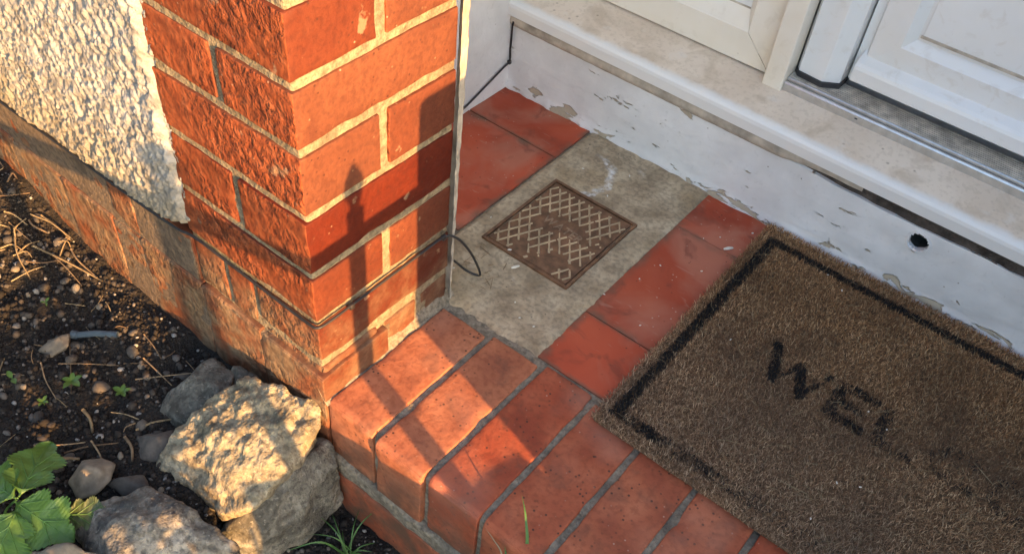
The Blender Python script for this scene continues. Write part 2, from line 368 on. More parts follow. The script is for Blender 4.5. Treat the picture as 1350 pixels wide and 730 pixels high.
def rbox(lo, hi, r=.003, step=.012, amp=.0006, freq=60, seed=0, nose=0, chip=.0):
    """rounded, slightly uneven box; nose = radius of a rounded front top edge"""
    T = [ticks(lo[a], hi[a], r, step) for a in range(3)]
    if nose:
        for a, e in ((1, lo[1]), (2, hi[2])):
            ext = [e+(nose*k/7 if a == 1 else -nose*k/7) for k in range(1, 8)]
            T[a] = sorted(set([round(x, 6) for x in T[a] if abs(x-e) < r*1.01 or abs(x-e) > nose*1.1]+[round(x, 6) for x in ext]))
    idx = {}; V = []; F = []
    def vid(p):
        k = tuple(round(c, 6) for c in p)
        if k not in idx: idx[k] = len(V); V.append(list(p))
        return idx[k]
    for a in range(3):
        b, c = (a+1) % 3, (a+2) % 3
        for side in (0, 1):
            e = (lo, hi)[side][a]
            for i in range(len(T[b])-1):
                for j in range(len(T[c])-1):
                    q = []
                    for bb, cc in ((i, j), (i+1, j), (i+1, j+1), (i, j+1)):
                        p = [0, 0, 0]; p[a] = e; p[b] = T[b][bb]; p[c] = T[c][cc]; q.append(vid(p))
                    F.append(q if side else q[::-1])
    V = np.array(V); lo = np.array(lo); hi = np.array(hi)
    rr = min(r, *((hi-lo)*.49))
    inn = np.clip(V, lo+rr, hi-rr); d = V-inn; L = np.linalg.norm(d, axis=1, keepdims=True); L[L < 1e-9] = 1
    m = np.max(np.abs(d), axis=1, keepdims=True); V = inn+d*np.where(L > 0, np.minimum(1, m/L), 1)
    if nose:
        a = np.clip((lo[1]+nose-V[:, 1])/nose, 0, 1); b = np.clip((V[:, 2]-(hi[2]-nose))/nose, 0, 1)
        k = (a > 0) & (b > 0); mm = np.maximum(a, b); ll = np.hypot(a, b); ll[ll == 0] = 1; s = mm/ll
        V[k, 1] = lo[1]+nose-a[k]*s[k]*nose; V[k, 2] = hi[2]-nose+b[k]*s[k]*nose
    cen = (lo+hi)/2
    for i, p in enumerate(V):
        q = Vector(p)+Vector((seed*3.7, seed*1.3, 0))
        nv = noise.noise_vector(q*freq)*amp+noise.noise_vector(q*freq*.25)*amp*1.3
        V[i] += np.array(nv)
        if chip:
            e = noise.noise(q*28)
            if e > .25:
                dist = np.sort(np.minimum(np.abs(p-lo), np.abs(hi-p)))
                if dist[1] < .006: V[i] += (cen-p)/np.linalg.norm(cen-p)*chip*(e-.25)*2.2
    return V, F
def brick(lo, hi, mat, parent, name='brick', **kw):
    kw.setdefault('seed', random.random()*50)
    v, f = rbox(lo, hi, **kw); return mesh(name, v, f, mat, parent, True)
def prism(name, prof, x0, x1, mat, parent=None, nx=1, jitter=0, smooth=False):
    """closed yz profile extruded along x"""
    n = len(prof); V = []; F = []
    for i in range(nx+1):
        x = x0+(x1-x0)*i/nx
        for k, (y, z) in enumerate(prof):
            j = noise.noise_vector(Vector((x*18, k*.7, z*30)))*jitter if jitter else (0, 0, 0)
            V.append((x, y+j[1], z+j[2]))
    for i in range(nx):
        for k in range(n):
            a = i*n+k; b = i*n+(k+1) % n; F.append([a, b, b+n, a+n])
    F.append(list(range(n))[::-1]); F.append([nx*n+k for k in range(n)])
    return mesh(name, V, F, mat, parent, smooth)
def vprism(name, prof, z0, z1, mat, parent=None):
    """closed xy profile extruded along z"""
    n = len(prof); V = [(x, y, z) for z in (z0, z1) for x, y in prof]
    F = [[k, (k+1) % n, (k+1) % n+n, k+n] for k in range(n)]+[list(range(n))[::-1], [n+k for k in range(n)]]
    return mesh(name, V, F, mat, parent)
def box(name, lo, hi, mat, parent=None, r=.0012):
    v, f = rbox(lo, hi, r, 10, 0); return mesh(name, v, f, mat, parent)
def sheet(name, fn, u0, u1, nu, v0, v1, nv, mat, parent=None, smooth=True):
    us = np.linspace(u0, u1, nu+1); vv = np.linspace(v0, v1, nv+1)
    V = np.array([fn(a, b) for b in vv for a in us])
    i = np.arange(nu)[None, :]+np.arange(nv)[:, None]*(nu+1)
    q = np.stack([i, i+1, i+nu+2, i+nu+1], -1).reshape(-1, 4)
    return fastmesh(name, V, [q], mat, parent, smooth)
def catmull(P, n=8):
    P = [np.array(p, float) for p in P]; Q = [2*P[0]-P[1]]+P+[2*P[-1]-P[-2]]; out = []
    for i in range(1, len(Q)-2):
        for k in range(n):
            t = k/n; a, b, c, d = Q[i-1:i+3]
            out.append(.5*((2*b)+(c-a)*t+(2*a-5*b+4*c-d)*t*t+(3*b-a-3*c+d)*t**3))
    return out+[P[-1]]
def tube(path, rad, sides=8):
    V = []; F = []; n = len(path); up = Vector((.13, .2, 1))
    for i, p in enumerate(path):
        d = Vector(path[min(i+1, n-1)]-path[max(i-1, 0)]).normalized()
        a = d.cross(up); a = a.normalized() if a.length > 1e-4 else d.orthogonal().normalized(); b = d.cross(a)
        r = rad(i/(n-1)) if callable(rad) else rad
        for k in range(sides):
            t = 2*math.pi*k/sides; V.append(Vector(p)+(a*math.cos(t)+b*math.sin(t))*r)
    for i in range(n-1):
        for k in range(sides):
            a = i*sides+k; b = i*sides+(k+1) % sides; F.append([a, b, b+sides, a+sides])
    F.append(list(range(sides))); F.append([(n-1)*sides+k for k in range(sides)][::-1])
    return [v[:] for v in V], F
def fbm(p, o=4):
    return noise.fractal(Vector(p), 1.0, 2.0, o)

# ------------------------------------------------------------------ ground and soil
g = sheet('ground', lambda a, b: (a, b, -.235), -60, 60, 6, -60, 60, 6, 'lawn'); tag(g, 'grassy ground around the house', 'ground', kind='structure')
p = mesh('path', [(.35, -3.5, -.215), (1.02, -3.5, -.215), (1.02, -.02, -.215), (.35, -.02, -.215), (.35, -3.5, -.3), (1.02, -3.5, -.3), (1.02, -.02, -.3), (.35, -.02, -.3)],
         [[0, 1, 2, 3], [0, 4, 5, 1], [1, 5, 6, 2], [2, 6, 7, 3], [3, 7, 4, 0]], 'paving')
tag(p, 'concrete path up to the brick step', 'path', kind='structure')
def sstep(a, b, x): t = min(1, max(0, (x-a)/(b-a))); return t*t*(3-2*t)
def soil_z(x, y):
    z = -.094+.055*sstep(-.42, -.68, x)*sstep(-.22, -.04, y)+.008*sstep(-.12, -.02, y)
    z -= .115*sstep(-.06, .04, x+.25*max(0, -y-.12))
    z -= .12*sstep(-.55, -1.3, y)+.13*sstep(-.9, -1.6, x)
    return z+.010*fbm((x*14, y*14, 1), 4)+.004*fbm((x*60, y*60, 4), 3)
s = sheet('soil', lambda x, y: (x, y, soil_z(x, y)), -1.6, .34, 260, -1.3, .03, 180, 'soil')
tag(s, 'dark crumbly garden soil beside the plinth', 'soil', kind='structure')

# grit: crumbs and specks of stone nobody could count
ico = bmesh.new(); bmesh.ops.create_icosphere(ico, subdivisions=1, radius=1)
icoV = np.array([v.co[:] for v in ico.verts]); ico.verts.index_update(); icoF = np.array([[v.index for v in f.verts] for f in ico.faces]); ico.free()
NG = 15000
xs = rng.uniform(-.85, .12, NG); ys = -.012-np.abs(rng.uniform(0, .42, NG))
sz = np.clip(rng.lognormal(math.log(.0021), .42, NG), .0011, .0058)
zz = np.array([soil_z(a, b) for a, b in zip(xs, ys)])
sc = sz[:, None]*rng.uniform(.6, 1.35, (NG, 3))
Vg = icoV[None]*sc[:, None, :]*(1+rng.uniform(-.22, .22, (NG, 12, 1)))
ang = rng.uniform(0, 6.28, NG); ca, sa = np.cos(ang)[:, None], np.sin(ang)[:, None]
Vg = np.stack([Vg[..., 0]*ca-Vg[..., 1]*sa, Vg[..., 0]*sa+Vg[..., 1]*ca, Vg[..., 2]], -1)
Vg += np.stack([xs, ys, zz+sz*.25], -1)[:, None, :]
Fg = (icoF[None]+(np.arange(NG)*12)[:, None, None]).reshape(-1, 3)
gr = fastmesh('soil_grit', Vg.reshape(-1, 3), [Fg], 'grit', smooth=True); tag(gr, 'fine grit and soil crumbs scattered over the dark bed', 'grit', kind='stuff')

# ------------------------------------------------------------------ porch floor
floor = box('porch_floor', (-.26, .03, -.16), (1.12, .70, -.003), 'grey_mortar', r=.001); tag(floor, 'porch floor bed under tiles and bricks', 'floor', kind='structure')
def tilebox(x0, x1, y0, y1, z=0):
    brick((x0+.0005, y0+.0005, -.012), (x1-.0005, y1-.0005, z), 'tile', floor, 'tile', r=.0008, step=.03, amp=.0004, freq=18)
ty = [.214, .322, .551, .664]
for k in range(3):
    tilebox(-.256, -.0755, ty[k]+.001, ty[k+1]-.006*(k < 1), random.uniform(-.0006, .0006))
for x0, x1 in ((.146, .371), (.372, .598), (.599, .825), (.826, 1.05)):
    for k in range(3): tilebox(x0, x1, ty[k]+.004*(k == 0), ty[k+1], random.uniform(-.0006, .0006))
# step bricks on edge with a rounded nose
xj = [.004, .083, .161, .239, .317, .395, .473, .551, .629, .707, .785, .863, .941, 1.019]
for i in range(len(xj)-1):
    d = random.uniform(-.003, .003); end = (.198, .206, .214, .206, .205, .207)[i] if i < 6 else .206
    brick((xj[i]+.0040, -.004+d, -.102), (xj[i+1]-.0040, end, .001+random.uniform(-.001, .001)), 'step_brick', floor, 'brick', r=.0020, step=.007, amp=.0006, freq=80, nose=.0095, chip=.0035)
# lower course of the step, half sunk in the ground
xl = [-.02, .21, .43, .65, .87, 1.05]
for i in range(5):
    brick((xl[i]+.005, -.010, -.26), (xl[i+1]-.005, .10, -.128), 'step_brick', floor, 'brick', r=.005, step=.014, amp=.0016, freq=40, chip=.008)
v, f = rbox((-.01, .002, -.22), (1.04, .20, -.0030), .003, .006, .0013, 80, nose=.012); me_ = mesh('mortar', v, f, 'grey_mortar', floor, True)
# smeared bed joint under the rounded bricks
v, f = rbox((-.012, -.0085, -.130), (1.04, .03, -.099), .005, .006, .0026, 55); mesh('mortar', v, f, 'grey_mortar', floor, True)
# concrete patch around the stop tap
def conc(a, b):
    wl = .006*fbm((b*22, 3, 0), 4)+.002*fbm((b*90, 8, 0), 2); wr = .006*fbm((b*20, 9, 0), 4)+.002*fbm((b*90, 5, 0), 2)
    x0 = -.0745+wl*.25; x1 = .149+wr*.6
    wn = .010*fbm((a*3.2, 5, 2), 4)+.003*fbm((a*20, 5, 2), 2); y0 = .203+.016*a+wn; y1 = .656
    if a < .36: y0 += .022*(1-a/.36)
    x = x0+(x1-x0)*a; y = y0+(y1-y0)*b
    e = min(a/.035, (1-a)/.035, b/.02, 1); e = max(0, e)
    z = -.0045+.0062*math.sqrt(e)+.0012*fbm((x*30, y*30, 0), 4)
    return (x, y, z)
c = sheet('concrete_patch', conc, 0, 1, 110, 0, 1, 150, 'concrete'); tag(c, 'rough sandy concrete patch around the iron cover', 'concrete', kind='structure')

# ------------------------------------------------------------------ brick pier
pier = empty('brick_pier', (-.1075, .1075, 0), 'orange red brick pier with sandy mortar between roughcast wall and step', 'brick pier')
rows = [(.0600, .1195), (.1290, .1910), (.2015, .2695), (.2805, .3475), (.3585, .4190), (.4295, .4945)]
z = .494
while z < 1.35: rows.append((z+.012, z+.075)); z += .075
for i, (z0, z1) in enumerate(rows):
    near = i < 7; kw = dict(step=.009 if near else .04, amp=.0006 if near else .0, freq=95, r=.0020, chip=.003 if near else 0)
    j = lambda: random.uniform(-.0012, .0012)
    if i % 2 == 1 or i == 0 and False:
        brick((-.214, 0+j(), z0), (0+j(), .1015, z1), 'brick', pier, **kw); brick((-.214, .1135, z0), (0+j(), .213, z1), 'brick', pier, **kw)
    else:
        brick((-.1015, 0+j(), z0), (0+j(), .213, z1), 'brick', pier, **kw)
        if i == 0:
            brick((-.150, 0, z0-.012), (-.1095, .1, z1-.002), 'brick', pier, **kw); brick((-.210, .001, z0-.013), (-.159, .1, z1-.003), 'brick', pier, **kw)
        else: brick((-.214, 0+j(), z0), (-.1125, .2, z1), 'brick', pier, **kw)
# bottom course: cut pieces above the step
brick((-.10, .002, -.02), (.001, .088, .050), 'brick', pier, step=.008, amp=.0014, freq=50, r=.005, chip=.009)
brick((-.10, .100, -.02), (.000, .155, .045), 'brick', pier, step=.008, amp=.0012, freq=50, r=.004, chip=.009)
brick((-.10, .163, -.02), (-.001, .213, .048), 'brick', pier, step=.008, amp=.0012, freq=50, r=.004, chip=.009)
v, f = rbox((-.2145, .0032, -.05), (-.0030, .214, 1.34), .003, .0055, .0008, 90)
mesh('mortar', v, f, 'mortar', pier, True)
# mortar fillet where the pier meets the step bricks
fil = []; n = 60
def fillet(a, b):
    y = -.006+.23*a; w = 1+.35*fbm((y*40, 2, 0), 3)
    x = .011*b*w*1.25-.004; zc = .017*(1-b)**1.6*w-.003*b+.0012*fbm((x*150, y*90, 0), 2)
    return (x, y, zc)
o = sheet('mortar_fillet', fillet, 0, 1, 70, 0, 1, 8, 'grey_mortar', pier)
# plastered inner edge of the pier
def plaster(a, b):
    zt = 1.34*b; w = .0118*min(1, .22+zt*2.1)+.0012*fbm((zt*40, 1, 0), 3); y = .2145+w*a
    x = .0035+.0012*fbm((zt*60, a*3, 5), 3)-.002*(a > .95)
    if a > .97: x = -.01
    return (x, y, zt-.002)
o = sheet('plaster_edge', plaster, 0, 1, 12, 0, 1, 260, 'plaster', pier)
box('plaster_backing', (-.2, .2125, 0), (-.008, .2170, 1.34), 'plaster', pier)

# ------------------------------------------------------------------ roughcast wall with brick plinth
wall = empty('roughcast_wall', (-1.2, .1, -.1), 'white roughcast rendered wall above weathered brick plinth', 'wall')
def rc(x, zz):
    e = min(1, max(0, (-.212-x)/.006))
    zb = .113+.0055*fbm((x*16, 0, 3), 4)+.003*fbm((x*70, 0, 3), 2)+.024*sstep(-.27, -.21, x)
    zz = max(zz, zb) if zz > .1 else zb
    eb = min(1, (zz-zb)/.008+.0)
    p_ = Vector((x*55, zz*80, 0)); d = .0036*noise.fractal(Vector((x*105, zz*72, 3)), .8, 2.1, 4)+.0030*abs(noise.noise(Vector((x*210, zz*125, 7))))+.0018*noise.noise(p_*.3)
    y = -.0060-d
    y = y+(.010)*(1-math.sqrt(max(0, e)))*.8+(.011)*(1-math.sqrt(max(0, eb)))
    xx = x+ (.004*fbm((zz*40, 0, 9), 3) if e < .9 else 0)
    return (xx, y, zz)
sheet('render_coat', rc, -.80, -.206, 420, .095, .62, 340, 'roughcast', wall)
box('render_coat', (-3.2, -.010, .11), (-.801, .06, 1.34), 'roughcast', wall)
box('render_coat', (-.80, -.010, .622), (-.216, .06, 1.34), 'roughcast', wall)
box('masonry_core', (-3.2, .013, -.22), (-.2165, .213, 1.34), 'grey_mortar', wall)
# plinth course of headers under the render
pj = [(-.322, -.2165), (-.377, -.334), (-.503, -.388), (-.62, -.514), (-.735, -.63), (-.85, -.746)]
for x0, x1 in pj:
    brick((x0-.0035, -.002+random.uniform(-.0015, .0015), .045), (x1+.0035, .1, .116), 'brick', wall, step=.008, amp=.0008, freq=70, r=.0022, chip=.004)
# footing course, slightly proud, rounded by weather
fj = [(-.098, .003), (-.204, -.105), (-.325, -.212), (-.386, -.333), (-.50, -.393), (-.615, -.508), (-.73, -.624), (-.85, -.74)]
for x0, x1 in fj:
    brick((x0-.0032, -.0045+random.uniform(-.0015, .0015), -.16), (x1+.0032, .1, .0425+random.uniform(-.001, .001)), 'brick', wall, step=.008, amp=.0010, freq=60, r=.0018, nose=.004, chip=.004)
v, f = rbox((-.86, -.0018, .03), (-.2155, .11, .112), .002, .007, .0009, 70); mesh('mortar', v, f, 'dusty_mortar', wall, True)
v, f = rbox((-.86, -.0040, -.2), (-.0015, .11, .0385), .002, .007, .0009, 70); mesh('mortar', v, f, 'dusty_mortar', wall, True)

# ------------------------------------------------------------------ inner side wall, riser, sill
w = empty('porch_side_wall', (-.3, .42, 0), 'white painted inner porch wall beside the tiled corner', 'wall')
def side(a, b): return (-.2505+.0016*fbm((a*14, b*14, 0), 4), a, b)
sheet('wall_face', side, .213, .80, 60, -.004, 1.34, 120, 'wall_paint', w)
box('wall_core', (-.36, .216, -.01), (-.258, .80, 1.34), 'wall_paint', w)
rs = empty('door_riser', (.42, .70, 0), 'white painted threshold riser with flaking paint under the door sill', 'riser')
def riser(a, b):
    z = b; y = .648+.0016*fbm((a*10, z*18, 3), 4)-.003*sstep(.02, 0, z)*(1+fbm((a*30, 0, 2), 3))
    top = .117+.002*fbm((a*9, 0, 6), 3)-.004*sstep(.22, .33, a)
    return (a, y, min(z, top)) if z < .1195 else (a, .70, top)
rf = sheet('riser_face', riser, -.2525, 1.10, 540, -.004, .1205, 56, 'riser_paint', rs)
bm = bmesh.new(); bm.from_mesh(rf.data); hx, hz = .4405-rs.location[0], .0915
bmesh.ops.delete(bm, geom=[q for q in bm.faces if math.hypot(q.calc_center_median().x-hx, q.calc_center_median().z-hz) < .0130], context='FACES')
bm.to_mesh(rf.data); bm.free()
box('riser_core', (-.252, .690, -.006), (1.10, .80, .114), 'riser_paint', rs)
# drain hole: a short tube with a dark end
def ringmesh(name, prof, mat):
    V = []; F = []; K = 26; n_ = len(prof)
    for k in range(K):
        t = 2*math.pi*k/K; q = 1+.05*math.sin(3*t+1)+.03*math.sin(7*t)
        for rad, yy in prof: V.append((.4405+rad*q*math.cos(t), yy, .0915+rad*q*1.03*math.sin(t)))
    for k in range(K):
        a = k*n_; b = ((k+1) % K)*n_
        for m in range(n_-1): F.append([a+m, b+m, b+m+1, a+m+1])
    return mesh(name, V, F, mat, rs)
ringmesh('hole_rim', [(.0168, .6492), (.0160, .6462), (.0138, .6458), (.0132, .6490), (.0132, .6560)], 'riser_paint')
ringmesh('pipe_hole', [(.0134, .6550), (.0132, .6800), (.0003, .6830)], 'hole_dark')
# bead of sealant and the open rotten gap to the right of it
V = []; F = []; NX = 150; NP = 7
for i in range(NX+1):
    x = -.252+.60*i/NX; tp = sstep(.300, .215, x); br = 1 if fbm((x*22, 4, 0), 3) > -.75 else .55
    for k in range(NP):
        t = -math.pi/2+math.pi*k/(NP-1)
        rr = .0105*(.35+.65*tp)*br+.0012*fbm((x*60, k, 0), 2)
        V.append((x, .6485-rr*math.cos(t)*.85*tp, .1275+(.0115*(.4+.6*tp)+.0006*fbm((x*50, k, 3), 2))*math.sin(t)))
for i in range(NX):
    for k in range(NP-1):
        a = i*NP+k; F.append([a, a+1, a+NP+1, a+NP])
mesh('sealant_bead', V, F, 'bead', rs, True)
v, f = rbox((-.25, .652, .1060), (1.10, .70, .1395), .003, .006, .0026, 55); mesh('timber_packer', v, f, 'dark_timber', rs, True)
sl = prism('door_sill', [(.634, .1395), (.6335, .154), (.6345, .159), (.638, .1625), (.644, .1642), (.70, .1712), (.765, .1765), (.765, .1395)], -.2515, 1.10, 'sill', None, 60, .0003)
tag(sl, 'long weathered white plastic sill running under side panel and door', 'sill')

# ------------------------------------------------------------------ fixed side panel and door
sp = empty('side_panel', (-.05, .74, .172), 'fixed cream white plastic side panel left of the door', 'panel')
XL, XR, ZB, ZT = -.2495, .1500, .1762, 1.34
prism('bottom_rail', [(.727, ZB), (.727, .2225), (.7285, .2235), (.748, .2470), (.78, .2470), (.78, .1765)], XL, .094, 'pvc_cream', sp)
def poly(name, V, F, mat, parent): return mesh(name, V, F, mat, parent)
# right stile with mitred end
poly('stile', [(.150, .727, ZB+.0005), (.1035, .727, .2225), (.1035, .727, ZT), (.150, .727, ZT), (.150, .78, ZB+.0005), (.150, .78, ZT), (.089, .748, .2470), (.089, .748, ZT), (.089, .78, .2470), (.089, .78, ZT)],
     [[0, 3, 2, 1], [0, 4, 5, 3], [1, 2, 7, 6], [6, 7, 9, 8], [3, 5, 9, 7, 2]], 'pvc_cream', sp)
poly('bottom_rail', [(.0938, .727, ZB+.0002), (.1492, .727, ZB+.0002), (.1030, .727, .2223), (.0938, .727, .2223), (.0938, .748, .2470), (.0885, .748, .2468), (.0938, .7425, .2400)],
     [[0, 1, 2, 3], [3, 2, 5, 4]], 'pvc_cream', sp)
box('infill_panel', (XL, .7475, .247), (.0895, .772, ZT), 'pvc', sp)
box('bead_gasket', (XL, .7465, .2455), (.0892, .7485, .2485), 'bead', sp)
box('cover_strip', (.1505, .7065, .1705), (.1800, .7450, ZT), 'pvc_cream', sp, r=.002)

dr = empty('front_door', (.62, .76, .19), 'white plastic panelled front door with weather bar above metal threshold', 'door')
fr = empty('door_frame', (.21, .74, .19), 'white plastic door jamb with chamfered edge beside the cover strip', 'door frame')
vprism('jamb', [(.1805, .748), (.1835, .7405), (.1880, .7330), (.2235, .7300), (.2250, .7305), (.2445, .7445), (.2450, .775), (.1805, .775)], .1985, 1.34, 'pvc', fr)
vprism('gasket', [(.1812, .7395), (.1885, .7292), (.2240, .7262), (.2262, .7268), (.2470, .7415), (.2470, .772), (.1812, .772)], .1915, .1984, 'gasket', fr)
th = empty('threshold', (.62, .735, .172), 'ridged aluminium door threshold strip on the sill', 'threshold')
prism('front_lip', [(.7125, .1715), (.7120, .1835), (.7135, .1858), (.7160, .1862), (.7175, .1848), (.7180, .1715)], .1808, 1.06, 'alu', th)
prism('ridge', [(.7182, .1725), (.7190, .1890), (.7205, .1902), (.7225, .1900), (.7235, .1885), (.7235, .1725)], .1808, 1.06, 'alu', th)
prof = [(.7237, .1725)]
y = .7237
while y < .7640:
    prof += [(y, .1888), (y+.0006, .1905), (y+.0030, .1905), (y+.0036, .1888)]; y += .0046
prof += [(y, .1725)]
prism('tread', prof, .1808, 1.06, 'alu_dirty', th)
box('drain_slot', (.2885, .7112, .1785), (.2925, .7135, .1800), 'gasket', th, r=.0004)

# door leaf: stile, chamfered mouldings and sunk panel
leaf = poly
DX0, DX1, DZ0, DZ1 = .2475, 1.02, .2005, 1.34
box('leaf', (DX0, .7620, DZ0), (DX1, .80, DZ1), 'pvc', dr, r=.002)
ox, oz = .2600, .2350; mx, mz = .3000, .2760; ix, iz = .3220, .2985; ex, ez = 1.012, 1.36
poly('panel_moulding', [(ox, .7618, oz), (ox, .7618, ez), (ox+.003, .7545, oz+.003), (ox+.003, .7545, ez), (mx, .7505, mz), (mx, .7505, ez), (ix, .7700, iz), (ix, .7700, ez)],
     [[0, 1, 3, 2], [2, 3, 5, 4], [4, 5, 7, 6]], 'pvc', dr)
poly('panel_moulding', [(ox, .7618, oz), (ex, .7618, oz), (ox+.003, .7545, oz+.003), (ex, .7545, oz+.003), (mx, .7505, mz), (ex, .7505, mz), (ix, .7700, iz), (ex, .7700, iz)],
     [[1, 0, 2, 3], [3, 2, 4, 5], [5, 4, 6, 7]], 'pvc', dr)
box('sunk_panel', (ix-.004, .7590, iz-.002), (ex, .7618, ez), 'pvc', dr)
box('panel_gasket', (ix-.006, .7575, iz-.0035), (ex, .7592, iz+.0005), 'bead', dr, r=.0003)
prism('weather_bar', [(.7620, .2500), (.7405, .2405), (.7365, .2365), (.7350, .2320), (.7350, .2150), (.7375, .2130), (.7620, .2130)], .2570, 1.015, 'pvc', dr)

# masonry behind and above so light only comes in from the open side
hb = box('house_wall', (-.36, .802, -.02), (1.4, .95, 1.345), 'wall_paint'); tag(hb, 'white house wall behind the door and side panel', 'wall')

# ------------------------------------------------------------------ stop tap cover
cv = empty('stop_tap_cover', (.034, .418, .002), 'rusty cast iron stop tap cover with diamond ribs and lettering in the concrete', 'access cover')
cx0, cx1, cy0, cy1 = -.040, .107, .3315, .505
zc = .0045
def ring(lo, hi, wd_, zb, zt, mat, name):
    (x0, y0), (x1, y1) = lo, hi; k = wd_
    V = []
    for z_ in (zb, zt):
        V += [(x0, y0, z_), (x1, y0, z_), (x1, y1, z_), (x0, y1, z_), (x0+k, y0+k, z_), (x1-k, y0+k, z_), (x1-k, y1-k, z_), (x0+k, y1-k, z_)]
    F = []
    for i in range(4):
        j = (i+1) % 4
        F += [[8+i, 8+j, 12+j, 12+i], [i, j, 8+j, 8+i][::1], [4+j, 4+i, 12+i, 12+j]]
    return mesh(name, V, F, mat, cv)
ring((cx0, cy0), (cx1, cy1), .0042, -.010, zc+.0010, 'iron_brown', 'frame')
v, f = rbox((cx0+.0062, cy0+.0062, -.008), (cx1-.0062, cy1-.0062, zc+.0002), .0012, .01, .0004, 40)
lid = mesh('lid', v, f, 'iron_brown', cv, True)
box('lid_gap', (cx0+.003, cy0+.003, -.009), (cx1-.003, cy1-.003, -.004), 'gasket', cv)
# diamond tread ribs, worn away in patches
V = []; F = []
d1 = np.array((.59, -.807)); d2 = np.array((.438, .899)); pit = .0165
bx0, bx1, by0, by1 = cx0+.0075, cx1-.008, cy0+.0075, cy1-.013
for d, o_ in ((d1, d2), (d2, d1)):
    nn = np.array((-d[1], d[0]))
    for k in range(-12, 13):
        c0 = np.array(((bx0+bx1)/2, (by0+by1)/2))+nn*pit*k*.87
        run = None; step = .0030
        for t in np.arange(-.2, .2, step):
            q = c0+d*t; q2 = c0+d*(t+step)
            if not all(bx0 < a[0] < bx1 and by0 < a[1] < by1 for a in (q, q2)): continue
            if abs(q[0]-.031) < .040 and abs(q[1]-.426) < .0135: continue          # lettering field
            wn = fbm((q[0]*26, q[1]*26, 7), 3)
            if wn < -.32: continue
            if by0 <= q[1] < .372 and .0 < q[0] < .062 and wn < .25: continue
            ww = .0014*(1+.5*fbm((q[0]*120, q[1]*120, 1), 2)); n0 = nn*ww; h0 = zc+.0002; h1 = zc+.0014
            b = len(V)
            V += [(*(q-n0), h0), (*(q+n0), h0), (*(q2-n0), h0), (*(q2+n0), h0), (*(q-n0*.6), h1), (*(q+n0*.6), h1), (*(q2-n0*.6), h1), (*(q2+n0*.6), h1)]
            F += [[b+4, b+6, b+7, b+5], [b, b+2, b+6, b+4], [b+1, b+5, b+7, b+3], [b, b+4, b+5, b+1], [b+2, b+3, b+7, b+6]]
rb = mesh('tread_ribs', V, F, 'rib_sand', lid); rb['kind'] = 'stuff'
def text_obj(txt, size, mat, parent, loc, rotz, extr, name='letter', sx=1.0):
    """each letter of the word as a raised mesh of its own"""
    x = 0
    for ch in txt:
        cu = bpy.data.curves.new('t', 'FONT'); cu.body = ch; cu.size = size; cu.extrude = extr; cu.offset = size*.012; cu.resolution_u = 3
        to = bpy.data.objects.new('t', cu); COL.objects.link(to)
        me = bpy.data.meshes.new_from_object(to.evaluated_get(bpy.context.evaluated_depsgraph_get()))
        w_ = max(v.co.x for v in me.vertices); mn = min(v.co.x for v in me.vertices)
        bpy.data.objects.remove(to); bpy.data.curves.remove(cu)
        for v in me.vertices:
            px = (v.co.x-mn)*sx+x; py = v.co.y
            v.co = -Vector(cv.location)+Vector((loc[0]+px*math.cos(rotz)-py*math.sin(rotz), loc[1]+px*math.sin(rotz)+py*math.cos(rotz), loc[2]+v.co.z))
        x += (w_-mn)*sx+size*.10
        me.materials.clear(); me.materials.append(M[mat]); o = bpy.data.objects.new(name, me); link(o, parent)
text_obj('WATER', .020, 'letter_rust', lid, (.000, .4170, zc+.0006), R(-3), .0007, sx=.9)

# ------------------------------------------------------------------ cable along the joint
cb = empty('cable', (0, 0, .12), 'thin black cable clipped along the brick joint and looping onto the concrete', 'cable')
P = [(-.85, -.006, .108), (-.62, -.006, .112), (-.45, -.006, .115), (-.30, -.007, .120), (-.225, -.008, .127), (-.20, -.0035, .127), (-.12, -.0030, .1245), (-.05, -.0032, .1235), (-.012, -.0035, .1235), (.0015, -.0015, .124), (.0042, .012, .124), (.0040, .045, .1235), (.0042, .10, .124), (.0045, .16, .1245), (.0050, .198, .1235), (.012, .213, .116), (.013, .235, .083), (.011, .255, .045), (.010, .268, .012), (.003, .268, .0055), (-.010, .262, .010), (-.020, .247, .032), (-.03, .235, .04)]
v, f = tube(catmull(P, 7), .0017, 8); mesh('sheath', v, f, 'black_cable', cb, True)
for c_ in ((.0045, .046, .1225), (.0052, .197, .1232)):
    v, f = rbox((c_[0]-.003, c_[1]-.0035, c_[2]-.0035), (c_[0]+.0022, c_[1]+.0035, c_[2]+.0038), .0013, .003, .0003); mesh('clip', v, f, 'black_cable', cb, True)
cb2 = empty('cable', (-.248, .6, .02), 'black cable running up the white corner to the sill', 'cable')
P = [(-.2475, .40, .004), (-.2475, .48, .005), (-.2475, .535, .0145), (-.2470, .587, .032), (-.2470, .628, .046), (-.2465, .6435, .053), (-.2480, .6445, .075), (-.2470, .6435, .10), (-.2440, .639, .119), (-.2420, .638, .128)]
v, f = tube(catmull(P, 7), .0017, 8); mesh('sheath', v, f, 'black_cable', cb2, True)
v, f = rbox((-.2490, .6395, .0475), (-.2435, .6460, .0545), .0015, .003, .0003); mesh('clip', v, f, 'black_cable', cb2, True)

